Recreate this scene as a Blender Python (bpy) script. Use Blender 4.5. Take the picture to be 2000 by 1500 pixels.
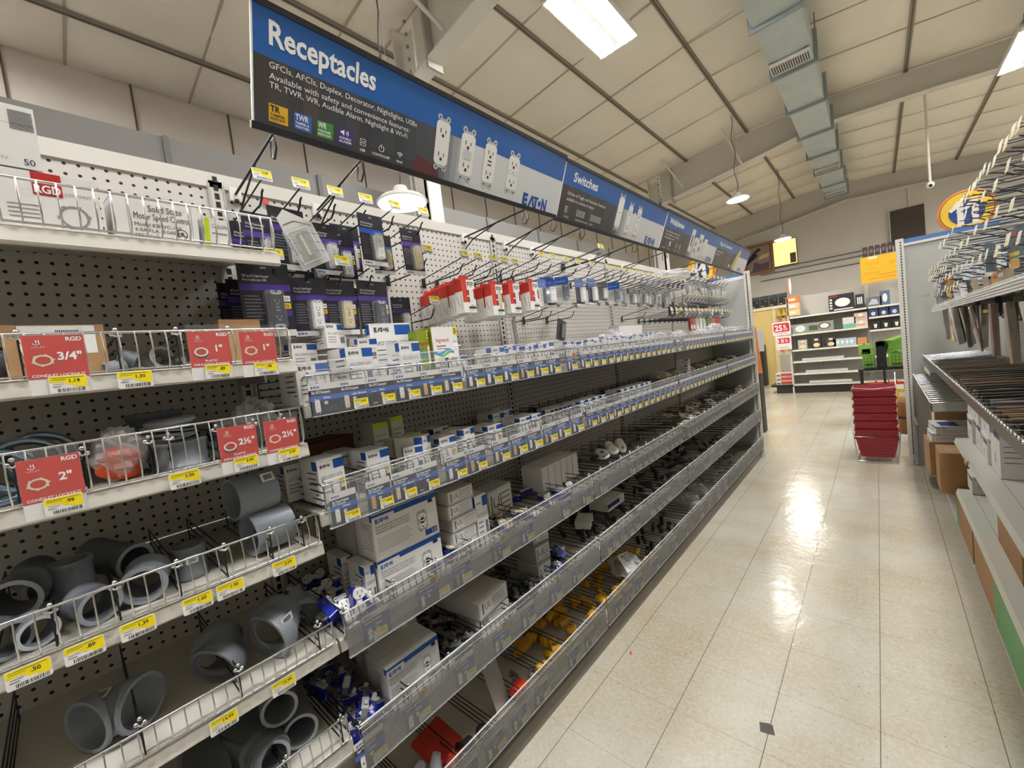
import bpy, math, random
from mathutils import Matrix, Vector, noise
random.seed(7)
PI = math.pi
for o in list(bpy.data.objects): bpy.data.objects.remove(o)
SC = bpy.context.scene
COL = SC.collection

# ---------------------------------------------------------------- camera
F_PX, YAW, PITCH, ROLL = 800.5, 0.735089, -0.0584029, -0.120787
fw = Vector((-math.sin(YAW)*math.cos(PITCH), math.cos(YAW)*math.cos(PITCH), math.sin(PITCH)))
rt0 = Vector((math.cos(YAW), math.sin(YAW), 0)); up0 = rt0.cross(fw)
rt = rt0*math.cos(ROLL) + up0*math.sin(ROLL)
up = -rt0*math.sin(ROLL) + up0*math.cos(ROLL)
cd = bpy.data.cameras.new('camera'); cam = bpy.data.objects.new('camera', cd); COL.objects.link(cam)
cam.matrix_world = Matrix(((rt.x, up.x, -fw.x, 0), (rt.y, up.y, -fw.y, 0), (rt.z, up.z, -fw.z, 1.458), (0, 0, 0, 1)))
cd.sensor_width = 36; cd.lens = 36*F_PX/2000; cd.clip_start = 0.02; cd.clip_end = 100
SC.camera = cam

# ---------------------------------------------------------------- world, exposure
w = bpy.data.worlds.new('world'); SC.world = w; w.use_nodes = True
w.node_tree.nodes['Background'].inputs[0].default_value = (1, .93, .82, 1)
w.node_tree.nodes['Background'].inputs[1].default_value = 0.3
SC.view_settings.view_transform = 'Standard'; SC.view_settings.look = 'None'
SC.view_settings.exposure = 1.45; SC.view_settings.gamma = 1; SC.view_settings.use_curve_mapping = False
TUBE_W = 56.0      # emission of the fluorescent tubes
LED_W = 110.0       # emission of the high bay discs

# ---------------------------------------------------------------- materials
def lin(c): c /= 255.0; return c/12.92 if c <= .04045 else ((c+.055)/1.055)**2.4
def rgb(c):
    if isinstance(c, str): c = tuple(int(c[i:i+2], 16) for i in (0, 2, 4))
    return tuple(lin(v) for v in c) + (1,)
_m = {}
def mat(c, rough=.5, metal=0., coat=0., noise_amt=0., scale=8., bump=0., bscale=60.):
    key = (c, rough, metal, coat, noise_amt, scale, bump, bscale)
    if key in _m: return _m[key]
    m = bpy.data.materials.new('surface_'+str(c)); m.use_nodes = True
    nt = m.node_tree; b = nt.nodes['Principled BSDF']
    b.inputs['Base Color'].default_value = rgb(c); b.inputs['Roughness'].default_value = rough
    b.inputs['Metallic'].default_value = metal; b.inputs['Coat Weight'].default_value = coat
    if noise_amt or bump:
        tc = nt.nodes.new('ShaderNodeTexCoord')
        if noise_amt:
            n = nt.nodes.new('ShaderNodeTexNoise'); n.inputs['Scale'].default_value = scale; n.inputs['Detail'].default_value = 4
            nt.links.new(tc.outputs['Object'], n.inputs['Vector'])
            mx = nt.nodes.new('ShaderNodeMix'); mx.data_type = 'RGBA'
            r = rgb(c); mx.inputs[6].default_value = tuple(v*(1-noise_amt) for v in r[:3])+(1,); mx.inputs[7].default_value = tuple(min(1, v*(1+noise_amt)) for v in r[:3])+(1,)
            nt.links.new(n.outputs['Fac'], mx.inputs[0]); nt.links.new(mx.outputs[2], b.inputs['Base Color'])
        if bump:
            n = nt.nodes.new('ShaderNodeTexNoise'); n.inputs['Scale'].default_value = bscale; n.inputs['Detail'].default_value = 3
            nt.links.new(tc.outputs['Object'], n.inputs['Vector'])
            bp = nt.nodes.new('ShaderNodeBump'); bp.inputs['Strength'].default_value = bump; bp.inputs['Distance'].default_value = .01
            nt.links.new(n.outputs['Fac'], bp.inputs['Height']); nt.links.new(bp.outputs[0], b.inputs['Normal'])
    _m[key] = m; return m
def emis(c, s):
    key = ('e', c, s)
    if key in _m: return _m[key]
    m = bpy.data.materials.new('lamp_glow'); m.use_nodes = True; nt = m.node_tree; nt.nodes.clear()
    e = nt.nodes.new('ShaderNodeEmission'); e.inputs[0].default_value = rgb(c); e.inputs[1].default_value = s
    o = nt.nodes.new('ShaderNodeOutputMaterial'); nt.links.new(e.outputs[0], o.inputs[0]); _m[key] = m; return m
def clear(c, alpha, rough=.15, key=None, wr=0):
    """thin see-through plastic: mostly transparent, a bit of haze and gloss"""
    k = ('c', c, alpha, rough, wr)
    if k in _m: return _m[k]
    m = bpy.data.materials.new('clear_plastic'); m.use_nodes = True; nt = m.node_tree
    b = nt.nodes['Principled BSDF']; b.inputs['Base Color'].default_value = rgb(c); b.inputs['Roughness'].default_value = rough
    t = nt.nodes.new('ShaderNodeBsdfTransparent'); mx = nt.nodes.new('ShaderNodeMixShader'); mx.inputs[0].default_value = alpha
    if wr:
        tc = nt.nodes.new('ShaderNodeTexCoord'); n = nt.nodes.new('ShaderNodeTexNoise'); n.inputs['Scale'].default_value = wr; n.inputs['Detail'].default_value = 5
        bp = nt.nodes.new('ShaderNodeBump'); bp.inputs['Strength'].default_value = .9; bp.inputs['Distance'].default_value = .01
        nt.links.new(tc.outputs['Object'], n.inputs['Vector']); nt.links.new(n.outputs['Fac'], bp.inputs['Height']); nt.links.new(bp.outputs[0], b.inputs['Normal'])
    nt.links.new(t.outputs[0], mx.inputs[1]); nt.links.new(b.outputs[0], mx.inputs[2])
    nt.links.new(mx.outputs[0], nt.nodes['Material Output'].inputs[0]); _m[k] = m; return m
def pegmat(c):
    key = ('peg', c)
    if key in _m: return _m[key]
    m = mat(c, .55).copy(); m.name = 'pegboard'; nt = m.node_tree; b = nt.nodes['Principled BSDF']
    tc = nt.nodes.new('ShaderNodeTexCoord'); sx = nt.nodes.new('ShaderNodeSeparateXYZ'); nt.links.new(tc.outputs['Object'], sx.inputs[0])
    def mth(op, a, bb=None):
        n = nt.nodes.new('ShaderNodeMath'); n.operation = op
        for i, v in enumerate((a, bb)):
            if v is None: continue
            if isinstance(v, (int, float)): n.inputs[i].default_value = v
            else: nt.links.new(v, n.inputs[i])
        return n.outputs[0]
    def cell(o): return mth('SUBTRACT', mth('FRACT', mth('DIVIDE', o, .0254)), .5)
    u, v = cell(sx.outputs[0]), cell(sx.outputs[2])
    d = mth('SQRT', mth('ADD', mth('MULTIPLY', u, u), mth('MULTIPLY', v, v)))
    h = mth('LESS_THAN', d, .155)
    mx = nt.nodes.new('ShaderNodeMix'); mx.data_type = 'RGBA'; mx.inputs[6].default_value = rgb(c); mx.inputs[7].default_value = (.004, .004, .004, 1)
    nt.links.new(h, mx.inputs[0]); nt.links.new(mx.outputs[2], b.inputs['Base Color']); _m[key] = m; return m

STEEL = mat('C9C5BA', .45, 0, .1); STEELD = mat('A7A49C', .5); CHROME = mat('D8D8D6', .22, 1.); WIREB = mat('3A3B3D', .35, .7)
BLACK = mat('121214', .4); BLACKP = mat('1B1C20', .35); WHITE = mat('E9E7E2', .45); WHITEB = mat('E4E2DE', .55)
NAVY = mat('2B2E3C', .35); CARDK = mat('30333B', .35); BLUE = mat('1B5FB0', .35); BLUEL = mat('3464B4', .35); EBLUE = mat('15509E', .4)
PURP = mat('4B2F86', .4); YEL = mat('F2DC12', .45); RED = mat('C62A22', .42); GREY = mat('8C9094', .45); PVC = mat('797E85', .42); PVCD = mat('5E636B', .45)
CARTON = mat('A98259', .75, 0, 0, .12, 30); CARTOND = mat('8B6847', .8); IVORY = mat('D8C79A', .4); TAN = mat('C9A877', .45)
INK = mat('25262B', .6); INKG = mat('6E7078', .6); TXTW = mat('F0F0EE', .5); ZINC = mat('AEB6BD', .28, 1.); LIME = mat('B6D21E', .5); OLIVE = mat('7E8F1E', .5)
CLEAR = clear('C9CCD0', .30, .12); CLEARG = clear('B7B8BC', .20, .1); BAG = clear('DADADC', .42, .2, None, 25); BLUEP = mat('1A2C9C', .3, 0, .3); ORANGE = mat('E2521E', .4)

# ---------------------------------------------------------------- mesh building
_txt = {}
def glyphs(s, bold):
    k = (s, bold)
    if k in _txt: return _txt[k]
    c = bpy.data.curves.new('t', 'FONT'); c.body = s; c.size = 1; c.resolution_u = 2 if len(s) > 6 else 4; c.offset = bold
    o = bpy.data.objects.new('t', c); COL.objects.link(o); bpy.context.view_layer.update()
    dg = bpy.context.evaluated_depsgraph_get(); me = bpy.data.meshes.new_from_object(o.evaluated_get(dg))
    vs = [(v.co.x, v.co.y) for v in me.vertices]; fs = [tuple(p.vertices) for p in me.polygons]
    bpy.data.objects.remove(o); bpy.data.meshes.remove(me); bpy.data.curves.remove(c)
    x0 = min([v[0] for v in vs] or [0]); x1 = max([v[0] for v in vs] or [1])
    _txt[k] = (vs, fs, x0, x1); return _txt[k]
class MB:
    def __init__(s): s.v = []; s.f = []; s.mi = []; s.sm = []; s.mats = []; s.M = Matrix()
    def at(s, x=0, y=0, z=0, rx=0, ry=0, rz=0, sc=1):
        s.M = Matrix.Translation((x, y, z)) @ Matrix.Rotation(rz, 4, 'Z') @ Matrix.Rotation(ry, 4, 'Y') @ Matrix.Rotation(rx, 4, 'X') @ Matrix.Scale(sc, 4); return s
    def add(s, vs, fs, m, smooth=False):
        n = len(s.v); s.v += [tuple(s.M @ Vector(v)) for v in vs]
        if m not in s.mats: s.mats.append(m)
        i = s.mats.index(m)
        for f in fs: s.f.append(tuple(n+k for k in f)); s.mi.append(i); s.sm.append(smooth)
        return s
    def box(s, x0, x1, y0, y1, z0, z1, m):
        return s.add([(x0,y0,z0),(x1,y0,z0),(x1,y1,z0),(x0,y1,z0),(x0,y0,z1),(x1,y0,z1),(x1,y1,z1),(x0,y1,z1)],
                     [(0,3,2,1),(4,5,6,7),(0,1,5,4),(1,2,6,5),(2,3,7,6),(3,0,4,7)], m)
    def rect(s, x0, x1, z0, z1, m, y=0.): return s.add([(x0,y,z0),(x1,y,z0),(x1,y,z1),(x0,y,z1)], [(0,1,2,3)], m)
    def poly(s, pts, m, y=0.): return s.add([(p[0], y, p[1]) for p in pts], [tuple(range(len(pts)))], m)
    def prism(s, pts, y0, y1, m):
        n = len(pts)
        return s.add([(p[0], y0, p[1]) for p in pts]+[(p[0], y1, p[1]) for p in pts],
                     [tuple(range(n)), tuple(range(2*n-1, n-1, -1))]+[((i+1) % n, i, n+i, n+(i+1) % n) for i in range(n)], m)
    def extr_x(s, prof, x0, x1, m):      # closed profile of (y,z) swept along x
        n = len(prof)
        return s.add([(x0, p[0], p[1]) for p in prof]+[(x1, p[0], p[1]) for p in prof],
                     [tuple(range(n)), tuple(range(2*n-1, n-1, -1))]+[((i+1) % n, i, n+i, n+(i+1) % n) for i in range(n)], m)
    def disc(s, x, z, rx, rz, m, y=0., n=20): return s.poly([(x+rx*math.cos(2*PI*i/n), z+rz*math.sin(2*PI*i/n)) for i in range(n)], m, y)
    def rrect(s, x0, x1, z0, z1, r, m, y=0., y1=None, n=4):
        pts = []
        for cx, cz, a in ((x1-r, z0+r, -PI/2), (x1-r, z1-r, 0), (x0+r, z1-r, PI/2), (x0+r, z0+r, PI)):
            pts += [(cx+r*math.cos(a+PI/2*i/n), cz+r*math.sin(a+PI/2*i/n)) for i in range(n+1)]
        return s.poly(pts, m, y) if y1 is None else s.prism(pts, y, y1, m)
    def sweep(s, path, rads, m, n=6, caps=True, inner=None, smooth=True):
        P = [Vector(p) for p in path]; k = len(P)
        if not isinstance(rads, (list, tuple)): rads = [rads]*k
        T = [(P[min(i+1, k-1)]-P[max(i-1, 0)]).normalized() for i in range(k)]
        u = T[0].orthogonal().normalized(); rings = []
        for i in range(k):
            u = (u-T[i]*u.dot(T[i])).normalized(); v = T[i].cross(u); rings.append((P[i], u.copy(), v))
        def shell(rr, flip):
            vs = [tuple(p+(a*math.cos(2*PI*j/n)+b*math.sin(2*PI*j/n))*rr[i]) for i, (p, a, b) in enumerate(rings) for j in range(n)]
            fs = [(i*n+j, i*n+(j+1) % n, (i+1)*n+(j+1) % n, (i+1)*n+j) for i in range(k-1) for j in range(n)]
            if flip: fs = [f[::-1] for f in fs]
            return vs, fs
        vs, fs = shell(rads, False)
        if inner is None:
            s.add(vs, fs, m, smooth)
            if caps: s.add(vs[:n], [tuple(range(n-1, -1, -1))], m); s.add(vs[-n:], [tuple(range(n))], m)
        else:
            inn = inner if isinstance(inner, (list, tuple)) else [inner]*k
            vi, fi = shell(inn, True); s.add(vs, fs, m, smooth); s.add(vi, fi, m, smooth)
            s.add(vs[:n]+vi[:n], [(j, n+j, n+(j+1) % n, (j+1) % n) for j in range(n)], m)
            s.add(vs[-n:]+vi[-n:], [(j, (j+1) % n, n+(j+1) % n, n+j) for j in range(n)], m)
        return s
    def cyl(s, p0, p1, r, m, n=12, r1=None): return s.sweep([p0, p1], [r, r if r1 is None else r1], m, n)
    def lathe(s, prof, m, n=24, smooth=True):        # prof: (r,z) list about the local z axis
        k = len(prof)
        return s.add([(r*math.cos(2*PI*j/n), r*math.sin(2*PI*j/n), z) for r, z in prof for j in range(n)],
                     [(i*n+j, i*n+(j+1) % n, (i+1)*n+(j+1) % n, (i+1)*n+j) for i in range(k-1) for j in range(n)], m, smooth)
    def ball(s, x, y, z, r, m, n=6):
        old = s.M; s.M = old @ Matrix.Translation((x, y, z)); s.lathe([(max(r*math.sin(PI*i/n), 1e-5), -r*math.cos(PI*i/n)) for i in range(n+1)], m, 8); s.M = old; return s
    def text(s, t, x, z, h, m, w=None, y=-.0004, align='L', bold=0.):
        vs, fs, a, b = glyphs(t, bold); k = h/.70; kx = k if w is None else w/(b-a)
        ox = x if align == 'L' else (x-(b-a)*kx/2 if align == 'C' else x-(b-a)*kx)
        return s.add([(ox+(vx-a)*kx, y, z+vy*k) for vx, vy in vs], fs, m)
    def build(s, name, parent=None, loc=None, rot=None):
        me = bpy.data.meshes.new(name); me.from_pydata(s.v, [], s.f)
        for m in s.mats: me.materials.append(m)
        me.polygons.foreach_set('material_index', s.mi); me.polygons.foreach_set('use_smooth', s.sm); me.update()
        o = bpy.data.objects.new(name, me); COL.objects.link(o)
        if parent: o.parent = parent
        if loc is not None: o.location = loc
        if rot is not None: o.rotation_euler = rot if isinstance(rot, (tuple, list)) else (0, 0, rot)
        return o
def tag(o, label, cat, group=None, kind=None):
    o['label'] = label; o['category'] = cat
    if group: o['group'] = group
    if kind: o['kind'] = kind
    return o
def thing(name, label, cat, loc=(0, 0, 0), rot=0, group=None):
    o = bpy.data.objects.new(name, None); o.empty_display_size = .05; COL.objects.link(o); o.location = loc
    o.rotation_euler = rot if isinstance(rot, (tuple, list)) else (0, 0, rot)
    return tag(o, label, cat, group)
def dup(r, loc, rot=None, label=None, group=None):
    def cp(o, par):
        c = o.copy(); COL.objects.link(c)
        if par: c.parent = par
        for ch in [x for x in KIDS.get(o.name, [])]: KIDS.setdefault(c.name, []).append(cp(ch, c))
        return c
    if r.name not in KIDS: index_kids(r)
    c = cp(r, None); c.location = loc
    if rot is not None: c.rotation_euler = rot if isinstance(rot, (tuple, list)) else (0, 0, rot)
    if label: c['label'] = label
    if group: c['group'] = group
    return c
KIDS = {}
def index_kids(r):
    KIDS[r.name] = [o for o in COL.objects if o.parent == r]
    for k in KIDS[r.name]: index_kids(k)
def struct(o, label=None):
    o['kind'] = 'structure'
    if label: o['label'] = label
    return o
used = set()
def put(proto, loc, rot=None, label=None, group=None):
    """the first placement moves the thing itself, later ones copy it"""
    if proto.name not in used:
        used.add(proto.name); proto.location = loc
        if rot is not None: proto.rotation_euler = rot if isinstance(rot, (tuple, list)) else (0, 0, rot)
        if label: proto['label'] = label
        if group: proto['group'] = group
        return proto
    return dup(proto, loc, rot, label, group)
NTH = ['', 'first', 'second', 'third', 'fourth', 'fifth', 'sixth', 'seventh', 'eighth', 'ninth', 'tenth', 'eleventh', 'twelfth', 'thirteenth', 'fourteenth', 'fifteenth', 'sixteenth', 'seventeenth', 'eighteenth', 'nineteenth', 'twentieth']
def nth(i):
    if i < 21: return NTH[i]
    return ['', '', 'twenty', 'thirty', 'forty', 'fifty'][i//10] + ('-' + NTH[i % 10] if i % 10 else '-th')
LG = PI/2        # things on the left gondola face +x
RG = -PI/2       # things on the right gondola face -x

# ================================================================= BUILDING
Z0, RIDGE, SL = 5.63, -1.12, .10
def roofz(x): return Z0 - SL*abs(x-RIDGE)
# floor : 12 inch vinyl tiles
m = mat('C6C1B0', .26).copy(); m.name = 'vinyl_tile'; nt = m.node_tree; b = nt.nodes['Principled BSDF']
tc = nt.nodes.new('ShaderNodeTexCoord'); sx = nt.nodes.new('ShaderNodeSeparateXYZ'); nt.links.new(tc.outputs['Object'], sx.inputs[0])
def mt(op, a, bb=None, cc=None):
    n = nt.nodes.new('ShaderNodeMath'); n.operation = op
    for i, v in enumerate((a, bb, cc)):
        if v is None: continue
        if isinstance(v, (int, float)): n.inputs[i].default_value = v
        else: nt.links.new(v, n.inputs[i])
    return n.outputs[0]
def ns(scale, det=4, rough=.5, vec=None):
    n = nt.nodes.new('ShaderNodeTexNoise'); n.inputs['Scale'].default_value = scale; n.inputs['Detail'].default_value = det; n.inputs['Roughness'].default_value = rough
    nt.links.new(vec or tc.outputs['Object'], n.inputs['Vector']); return n.outputs['Fac']
def mixc(f, a, bb):
    n = nt.nodes.new('ShaderNodeMix'); n.data_type = 'RGBA'
    for i, v in ((0, f), (6, a), (7, bb)):
        if isinstance(v, (tuple, float, int)): n.inputs[i].default_value = v
        else: nt.links.new(v, n.inputs[i])
    return n.outputs[2]
def ramp(f, a, bb):
    n = nt.nodes.new('ShaderNodeMapRange'); n.inputs[1].default_value = a; n.inputs[2].default_value = bb; nt.links.new(f, n.inputs[0]); return n.outputs[0]
T = .3048
lx = mt('ABSOLUTE', mt('SUBTRACT', mt('FRACT', mt('ADD', mt('DIVIDE', sx.outputs[0], T), .218+20)), 0.)); lx = mt('MINIMUM', lx, mt('SUBTRACT', 1, lx))
ly = mt('FRACT', mt('ADD', mt('DIVIDE', sx.outputs[1], T), .16+20)); ly = mt('MINIMUM', ly, mt('SUBTRACT', 1, ly))
jx = mt('LESS_THAN', lx, .0045); jy = mt('MULTIPLY', mt('LESS_THAN', ly, .0035), .5)
vn = nt.nodes.new('ShaderNodeTexVoronoi'); vn.feature = 'F1'; vn.inputs['Scale'].default_value = 1/T; nt.links.new(tc.outputs['Object'], vn.inputs['Vector'])
big = ns(1.3, 5, .6); fine = ns(60, 5, .7); chip = ns(95, 2, .5)
sp = nt.nodes.new('ShaderNodeMapping'); sp.inputs['Scale'].default_value = (1, .35, 1); nt.links.new(tc.outputs['Object'], sp.inputs[0]); streak = ns(3.2, 6, .6, sp.outputs[0])
c = mixc(ramp(big, .35, .68), rgb('C2BFB0'), rgb('AC9F86'))
c = mixc(mt('MULTIPLY', ramp(streak, .50, .70), .4), c, rgb('A9997F'))
c = mixc(mt('MULTIPLY', ramp(fine, .45, .75), .5), c, rgb('DAD6C6'))
c = mixc(mt('MULTIPLY', ramp(chip, .665, .71), .6), c, rgb('6B6454'))
c = mixc(jy, c, rgb('6F6858')); c = mixc(mt('MULTIPLY', jx, .85), c, rgb('554F43'))
nt.links.new(c, b.inputs['Base Color'])
r = mt('ADD', mt('MULTIPLY', big, .16), mt('ADD', mt('MULTIPLY', streak, .20), -.01)); nt.links.new(r, b.inputs['Roughness'])
bp = nt.nodes.new('ShaderNodeBump'); bp.inputs['Strength'].default_value = .22; bp.inputs['Distance'].default_value = .012
nt.links.new(mt('ADD', ns(9, 3), mt('MULTIPLY', ns(38, 3), .25)), bp.inputs['Height']); nt.links.new(bp.outputs[0], b.inputs['Normal'])
FLOORM = m
struct(MB().box(-6.4, 7, -7, 16.7, -.1, 0, FLOORM).build('floor'))
# walls
WALLM = mat('C6C2BA', .8, 0, 0, .05, 1.5); SIDEM = mat('CFC6BB', .85, 0, 0, .05, 2)
mb = MB(); mb.box(-6.4, 7, 16.5, 16.7, 0, 5.8, WALLM); struct(mb.build('wall_far'))
mb = MB(); mb.box(-6.4, 7, -7.2, -7, 0, 5.8, WALLM); struct(mb.build('wall_back'))
mb = MB(); mb.box(-6.4, -6.2, -7, 16.5, 0, 5.6, SIDEM)
for k in range(24): mb.box(-6.2, -6.185, -6.6+k*.95, -6.585+k*.95, 0, 5.1, mat('5B4A3C', .8))
struct(mb.build('wall_left'))
mb = MB(); mb.box(6.8, 7, -7, 16.5, 0, 5.8, WALLM); struct(mb.build('wall_right'))
# insulation blanket ceiling: billows between the purlins, pinched at every seam
CE = mat('E4DED2', .38, 0, 0, .04, 2.2, .55, 7.)
xs = [RIDGE-5.2+1.3*0]; PX = [-6.2, -5.45, -4.2, -3.0, -1.8, -.62, .55, 1.75, 2.95, 4.15, 5.35, 6.8]
PY = [-7, -6.0, -4.93, -3.85, -2.8, -1.7, -.6, .5, 1.55, 2.6, 3.1, 4.25, 5.35, 6.45, 7.5, 8.6, 10.0, 11.1, 12.2, 13.3, 14.4, 15.5, 16.5]
vs = []; fs = []
def sub(L, n): return [L[i]+(L[i+1]-L[i])*j/n for i in range(len(L)-1) for j in range(n)]+[L[-1]]
NS = 6; gx, gy = sub(PX, NS), sub(PY, NS)
for j, y in enumerate(gy):
    for i, x in enumerate(gx):
        a = math.sin(PI*(i % NS)/NS)*math.sin(PI*(j % NS)/NS)**.6 if j % NS else 0.0
        z = roofz(x)-.02-.085*a+.02*noise.noise((x*1.7, y*1.3, 0))*(1 if i % NS else 0)
        vs.append((x, y, z))
nx = len(gx)
fs = [(j*nx+i, (j+1)*nx+i, (j+1)*nx+i+1, j*nx+i+1) for j in range(len(gy)-1) for i in range(nx-1)]
mb = MB(); mb.add(vs, fs, CE, True)
mb.box(-6.4, 7, -7.2, 16.7, 5.75, 5.85, WALLM)
struct(mb.build('ceiling'))
# purlins, seam strips, frames
PUR = mat('8D867B', .6); SEAM = mat('ABA294', .6); FR = mat('D2CEC5', .6, 0, 0, .04, 3)
ti = [0]
def trim(mb, label):
    ti[0] += 1; o = struct(mb.build('trim_%d' % ti[0])); o['label'] = label; return o
for x in PX[1:-1]:
    mb = MB(); z = roofz(x)
    mb.box(x-.028, x+.028, -7, 16.5, z-.055, z-.02, PUR); mb.box(x-.008, x+.008, -7, 16.5, z-.062, z-.052, mat('5E574E', .7))
    trim(mb, '%s dark roof purlin from the left running along the store' % nth(PX.index(x)))
mb = MB()
for y in PY[1:-1]:
    for i in range(len(PX)-1):
        a, b2 = PX[i], PX[i+1]; za, zb = roofz(a)-.03, roofz(b2)-.03
        mb.add([(a, y-.012, za), (b2, y-.012, zb), (b2, y+.012, zb), (a, y+.012, za)], [(0, 1, 2, 3)], SEAM)
trim(mb, 'pale fabric seams across the ceiling insulation')
def frame(y, far=False):
    """tapered rigid frame: column and haunched rafter, bottom flange lighter"""
    mb = MB()
    bot = [(-3.62, 4.66), (-2.3, 4.83), (-.55, 5.08), (.9, 4.98), (3.4, 4.72), (6.8, 4.4)]
    topz = [roofz(x)-.06 for x, z in bot]
    n = len(bot)
    vs = [(x, y, z) for x, z in bot]+[(x, y, topz[i]) for i, (x, z) in enumerate(bot)]
    mb.add(vs, [(i, i+1, n+i+1, n+i) for i in range(n-1)], FR)
    mb.add([(v[0], v[1]+.012, v[2]) for v in vs], [(i+1, i, n+i, n+i+1) for i in range(n-1)], FR)
    for i in range(n-1):
        (x0, z0), (x1, z1) = bot[i], bot[i+1]
        mb.add([(x0, y-.1, z0), (x1, y-.1, z1), (x1, y+.1, z1), (x0, y+.1, z0), (x0, y-.1, z0-.015), (x1, y-.1, z1-.015), (x1, y+.1, z1-.015), (x0, y+.1, z0-.015)],
               [(0, 1, 2, 3), (4, 7, 6, 5), (0, 4, 5, 1), (1, 5, 6, 2), (2, 6, 7, 3), (3, 7, 4, 0)], mat('C9C6BF', .55))
    for xx in (-3.35,):
        mb.box(xx-.015, xx+.015, y-.1, y+.1, 4.6, roofz(xx)-.06, mat('A49F96', .6))
    # column
    mb.box(-3.82, -3.60, y-.1, y-.088, 0, 4.72, FR); mb.box(-3.66, -3.62, y-.1, y+.1, 0, 4.68, mat('C9C6BF', .55)); mb.box(-3.90, -3.875, y-.1, y+.1, 0, roofz(-3.9)-.06, FR); mb.box(-3.88, -3.65, y-.006, y+.006, 0, 5.2, FR)
    for k in range(5): mb.cyl((-3.63, y-.115, 4.7+k*.13), (-3.63, y-.095, 4.7+k*.13), .018, mat('8D867B', .5), 6)
    # flange braces
    for xx, dx in ((-1.9, .0), (-3.1, 0)):
        mb.cyl((xx, y-.05, 4.84), (xx-.2, y-.75, roofz(xx)-.06), .022, FR, 6)
    return mb
for i, y in enumerate((3.1, 10.0)):
    trim(frame(y), ['grey steel roof frame with haunched column nearest the blue signs', 'grey steel roof frame crossing the duct halfway down the store'][i])
# end wall flange line
mb = MB()
bot = [(-3.62, 4.58), (-2.3, 4.75), (-.55, 5.0), (.9, 4.92), (3.4, 4.68), (6.8, 4.35)]
for i in range(5):
    (x0, z0), (x1, z1) = bot[i], bot[i+1]
    mb.add([(x0, 16.3, z0), (x1, 16.3, z1), (x1, 16.5, z1), (x0, 16.5, z0), (x0, 16.3, z0-.03), (x1, 16.3, z1-.03), (x1, 16.5, z1-.03), (x0, 16.5, z0-.03)],
           [(0, 1, 2, 3), (4, 7, 6, 5), (0, 4, 5, 1), (1, 5, 6, 2), (2, 6, 7, 3), (3, 7, 4, 0)], mat('C9C6BF', .55))
mb.box(-3.7, -3.62, 16.3, 16.5, 0, 4.6, FR); mb.box(.80, .82, 16.46, 16.5, 2.4, 4.9, mat('D8D4CC', .5))
trim(mb, 'light flange of the end wall frame high on the far wall')
# conduit rails on the far wall
for k, z in enumerate((3.42, 3.28, 3.08)):
    mb = MB(); mb.box(-2.9, [1.2, .02, .02][k], 16.44, 16.5, z, z+.022, mat('5C5852', .5)); trim(mb, ['uppermost', 'middle', 'lowest'][k]+' of three dark rails along the far wall')
# interior window to a lit office, and the dark opening
Y = 16.42
win = struct(MB().box(-2.5, -1.82, Y, Y+.04, 3.46, 4.28, mat('8A7E68', .6)).build('window_1')); win['label'] = 'interior window with a warm lit room behind it'
MB().box(-2.48, -1.84, Y-.006, Y, 3.48, 4.26, emis('E9C47A', .8)).build('glass', win)
MB().box(-2.02, -1.86, Y-.012, Y-.006, 3.50, 3.82, mat('5A5348', .6)).build('blind', win)
win = struct(MB().box(.40, 1.10, Y+.03, Y+.07, 3.4, 4.36, mat('3E352C', .5)).build('window_2')); win['label'] = 'dark brown unlit opening high in the far wall'
MB().box(.38, .40, Y, Y+.07, 3.4, 4.38, mat('C9C6BF', .55)).build('window_frame', win)
# ================================================================= LAMPS, DUCT
def fluorescent(L=1.24):
    t = thing('fluorescent_light', 'long four tube fluorescent fixture hanging in front of the first roof frame', 'light')
    mb = MB(); mb.box(-.24, .24, -L/2, L/2, .03, .06, mat('A8A6A0', .4))
    for s in (-1, 1): mb.box(-.24, .24, s*L/2-.01*(1+s), s*L/2+.01*(1-s), -.02, .06, mat('D9D7D0', .4)); mb.box(s*.235-.006, s*.235+.006, -L/2, L/2, -.01, .06, mat('E8E6E0', .3))
    mb.box(-.035, .035, -L/2, L/2, -.0, .06, mat('6A6860', .5)); mb.build('housing', t)
    for x in (-.175, -.095, .095, .175): MB().cyl((x, -L/2+.02, -.005), (x, L/2-.02, -.005), .019, emis('F8F8FA', TUBE_W), 8).build('tube', t)
    return t
FL = fluorescent()
put(FL, (-2.16, 4.42, 5.06))
for i, (x, y, z, l) in enumerate([(1.68, 8.85, 4.66, 'fluorescent fixture at the right edge above the pegboard hooks'), (.5, -1.3, 4.95, 'added unseen fluorescent fixture over the aisle behind the viewer'), (.64, 1.5, 4.95, 'fluorescent fixture straight over the right hand shelving'), (.5, 4.3, 4.95, 'fluorescent fixture over the aisle, above the far half of the right shelving'), (.5, -4.4, 4.95, 'added unseen fluorescent fixture farthest behind the viewer'), (-5.0, -1.6, 4.95, 'added unseen fluorescent fixture over the next aisle to the left'), (4.6, 12.5, 4.5, 'added unseen fluorescent fixture over the far right aisle')]):  # overhead pair follows the floor shadow; behind, left and far right ones added as fill
    put(FL, (x, y, z), None, l)
for x, y, z in ((-2.16, 4.42, 5.12), (1.68, 8.85, 4.72)):
    for s in (-1, 1): tag(MB().cyl((x, y+s*.5, z), (x, y+s*.5, roofz(x)-.06), .003, mat('6E675C', .5), 5).build('hanging_wire'), ('front' if s < 0 else 'rear')+' wire holding up the '+('four tube fixture in the middle' if x < 0 else 'fixture at the right edge'), 'wire')
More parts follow.
